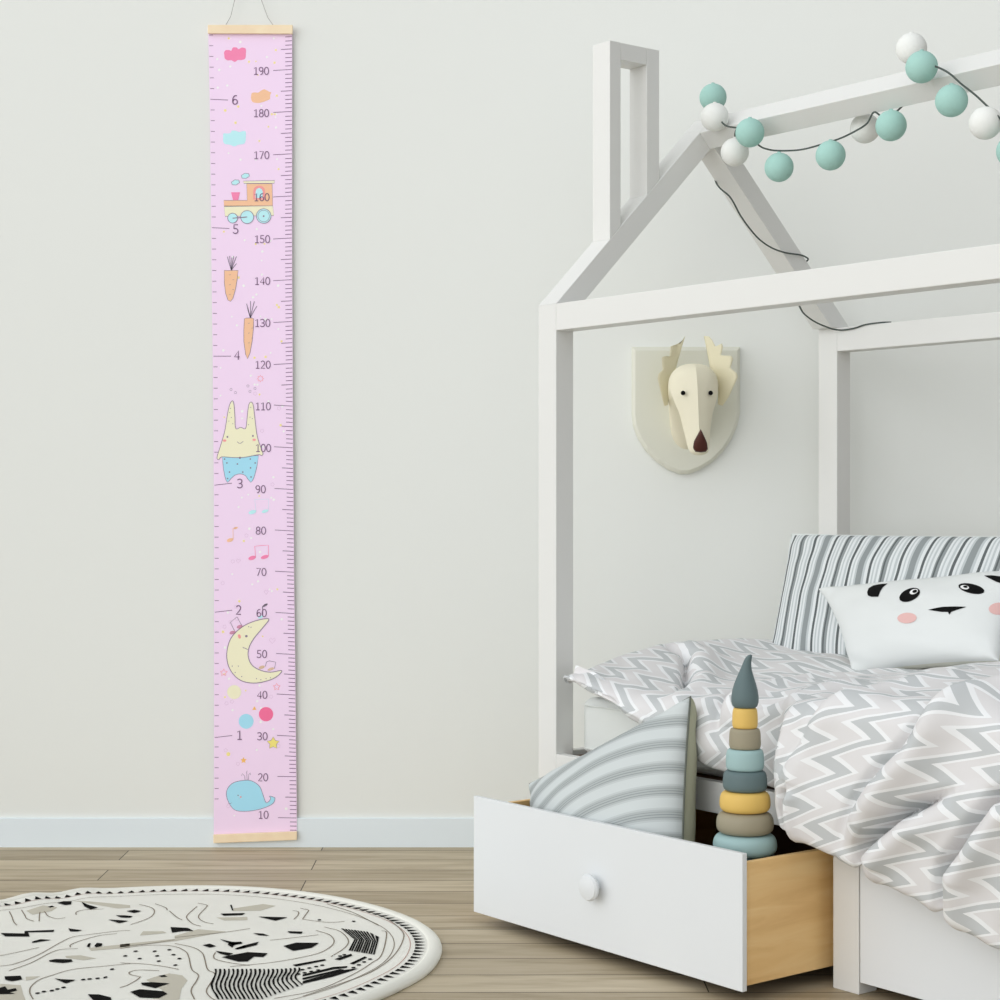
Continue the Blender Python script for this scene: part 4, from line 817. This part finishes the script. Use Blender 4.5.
for k in range(NTRI):
    t0 = 2*PI*k/NTRI; t1 = 2*PI*(k+.66)/NTRI
    o = .010*max(0, math.sin(t0)); r0, r1 = redge(t0)-.050-o, redge(t0)-.030-o
    rp([(1000*r0*math.cos(t0), 1000*r0*math.sin(t0)), (1000*r0*math.cos(t1), 1000*r0*math.sin(t1)), (1000*r1*math.cos(t0+(t1-t0)*.35), 1000*r1*math.sin(t0+(t1-t0)*.35))], 1, 3)
for rr, mi, w in ((.090, 2, .0016), (.060, 4, .0014)):
    q = [(redge(2*PI*k/120)-rr, 2*PI*k/120) for k in range(121)]; rline([(1000*r*math.cos(t), 1000*r*math.sin(t)) for r, t in q], w, mi, 2)
mb.build('rug_field', [M['rug'], M['rugblack'], M['rugline'], M['rugbeige'], M['rugred']], rug, fix=False)
mb = MB(); rows = []
for k in range(NT+1):
    t = 2*PI*k/NT; R = redge(t); zz = rz(.53*math.cos(t), .53*math.sin(t))-.0125
    rows.append([((R-.024+dx)*math.cos(t), (R-.024+dx)*math.sin(t), z+(zz if z > .002 else 0)) for dx, z in ((-.004, .0005), (-.004, .0126), (.001, .0148), (.008, .0160), (.015, .0145), (.022, .0095), (.0235, .005), (.021, .0005))])
mb.grid(rows); mb.build('padded_edge', M['rugtrim'], rug, smooth=True, angle=70)

# ------------------------------------------------------------------ camera, light
cam = bpy.data.cameras.new('camera'); co = bpy.data.objects.new('camera', cam); COL.objects.link(co)
cam.sensor_width = 36; cam.lens = 1803/1000*36; cam.clip_start = .05; co.location = (0, 0, .843); co.rotation_euler = (PI/2, 0, 0); scene.camera = co
w = bpy.data.worlds.new('world'); scene.world = w; w.use_nodes = True
nt = w.node_tree; bg = nt.nodes['Background']
# overcast daylight, brighter from the window side
tc = nt.nodes.new('ShaderNodeTexCoord'); dt = nt.nodes.new('ShaderNodeVectorMath'); dt.operation = 'DOT_PRODUCT'
dt.inputs[1].default_value = Vector(SUNDIR).normalized(); nt.links.new(tc.outputs['Generated'], dt.inputs[0])
g = mth(nt, 'POWER', mth(nt, 'MAXIMUM', mth(nt, 'ADD', mth(nt, 'MULTIPLY', dt.outputs['Value'], .5), .5), 0), SUNP)
nt.links.new(mth(nt, 'ADD', mth(nt, 'MULTIPLY', g, WB), WA), bg.inputs['Strength']); bg.inputs['Color'].default_value = (.975, 1, 1.02, 1)
sl = bpy.data.lights.new('daylight', 'SUN'); sl.energy = KEY; sl.angle = math.radians(60); sl.color = (1, .995, .985)
so = bpy.data.objects.new('daylight', sl); COL.objects.link(so); so.location = (-3, 0, 3)
so.rotation_euler = Vector(KDIR).to_track_quat('-Z', 'Y').to_euler()
scene.view_settings.view_transform = 'Standard'; scene.view_settings.look = 'None'; scene.view_settings.exposure = 0; scene.view_settings.gamma = 1
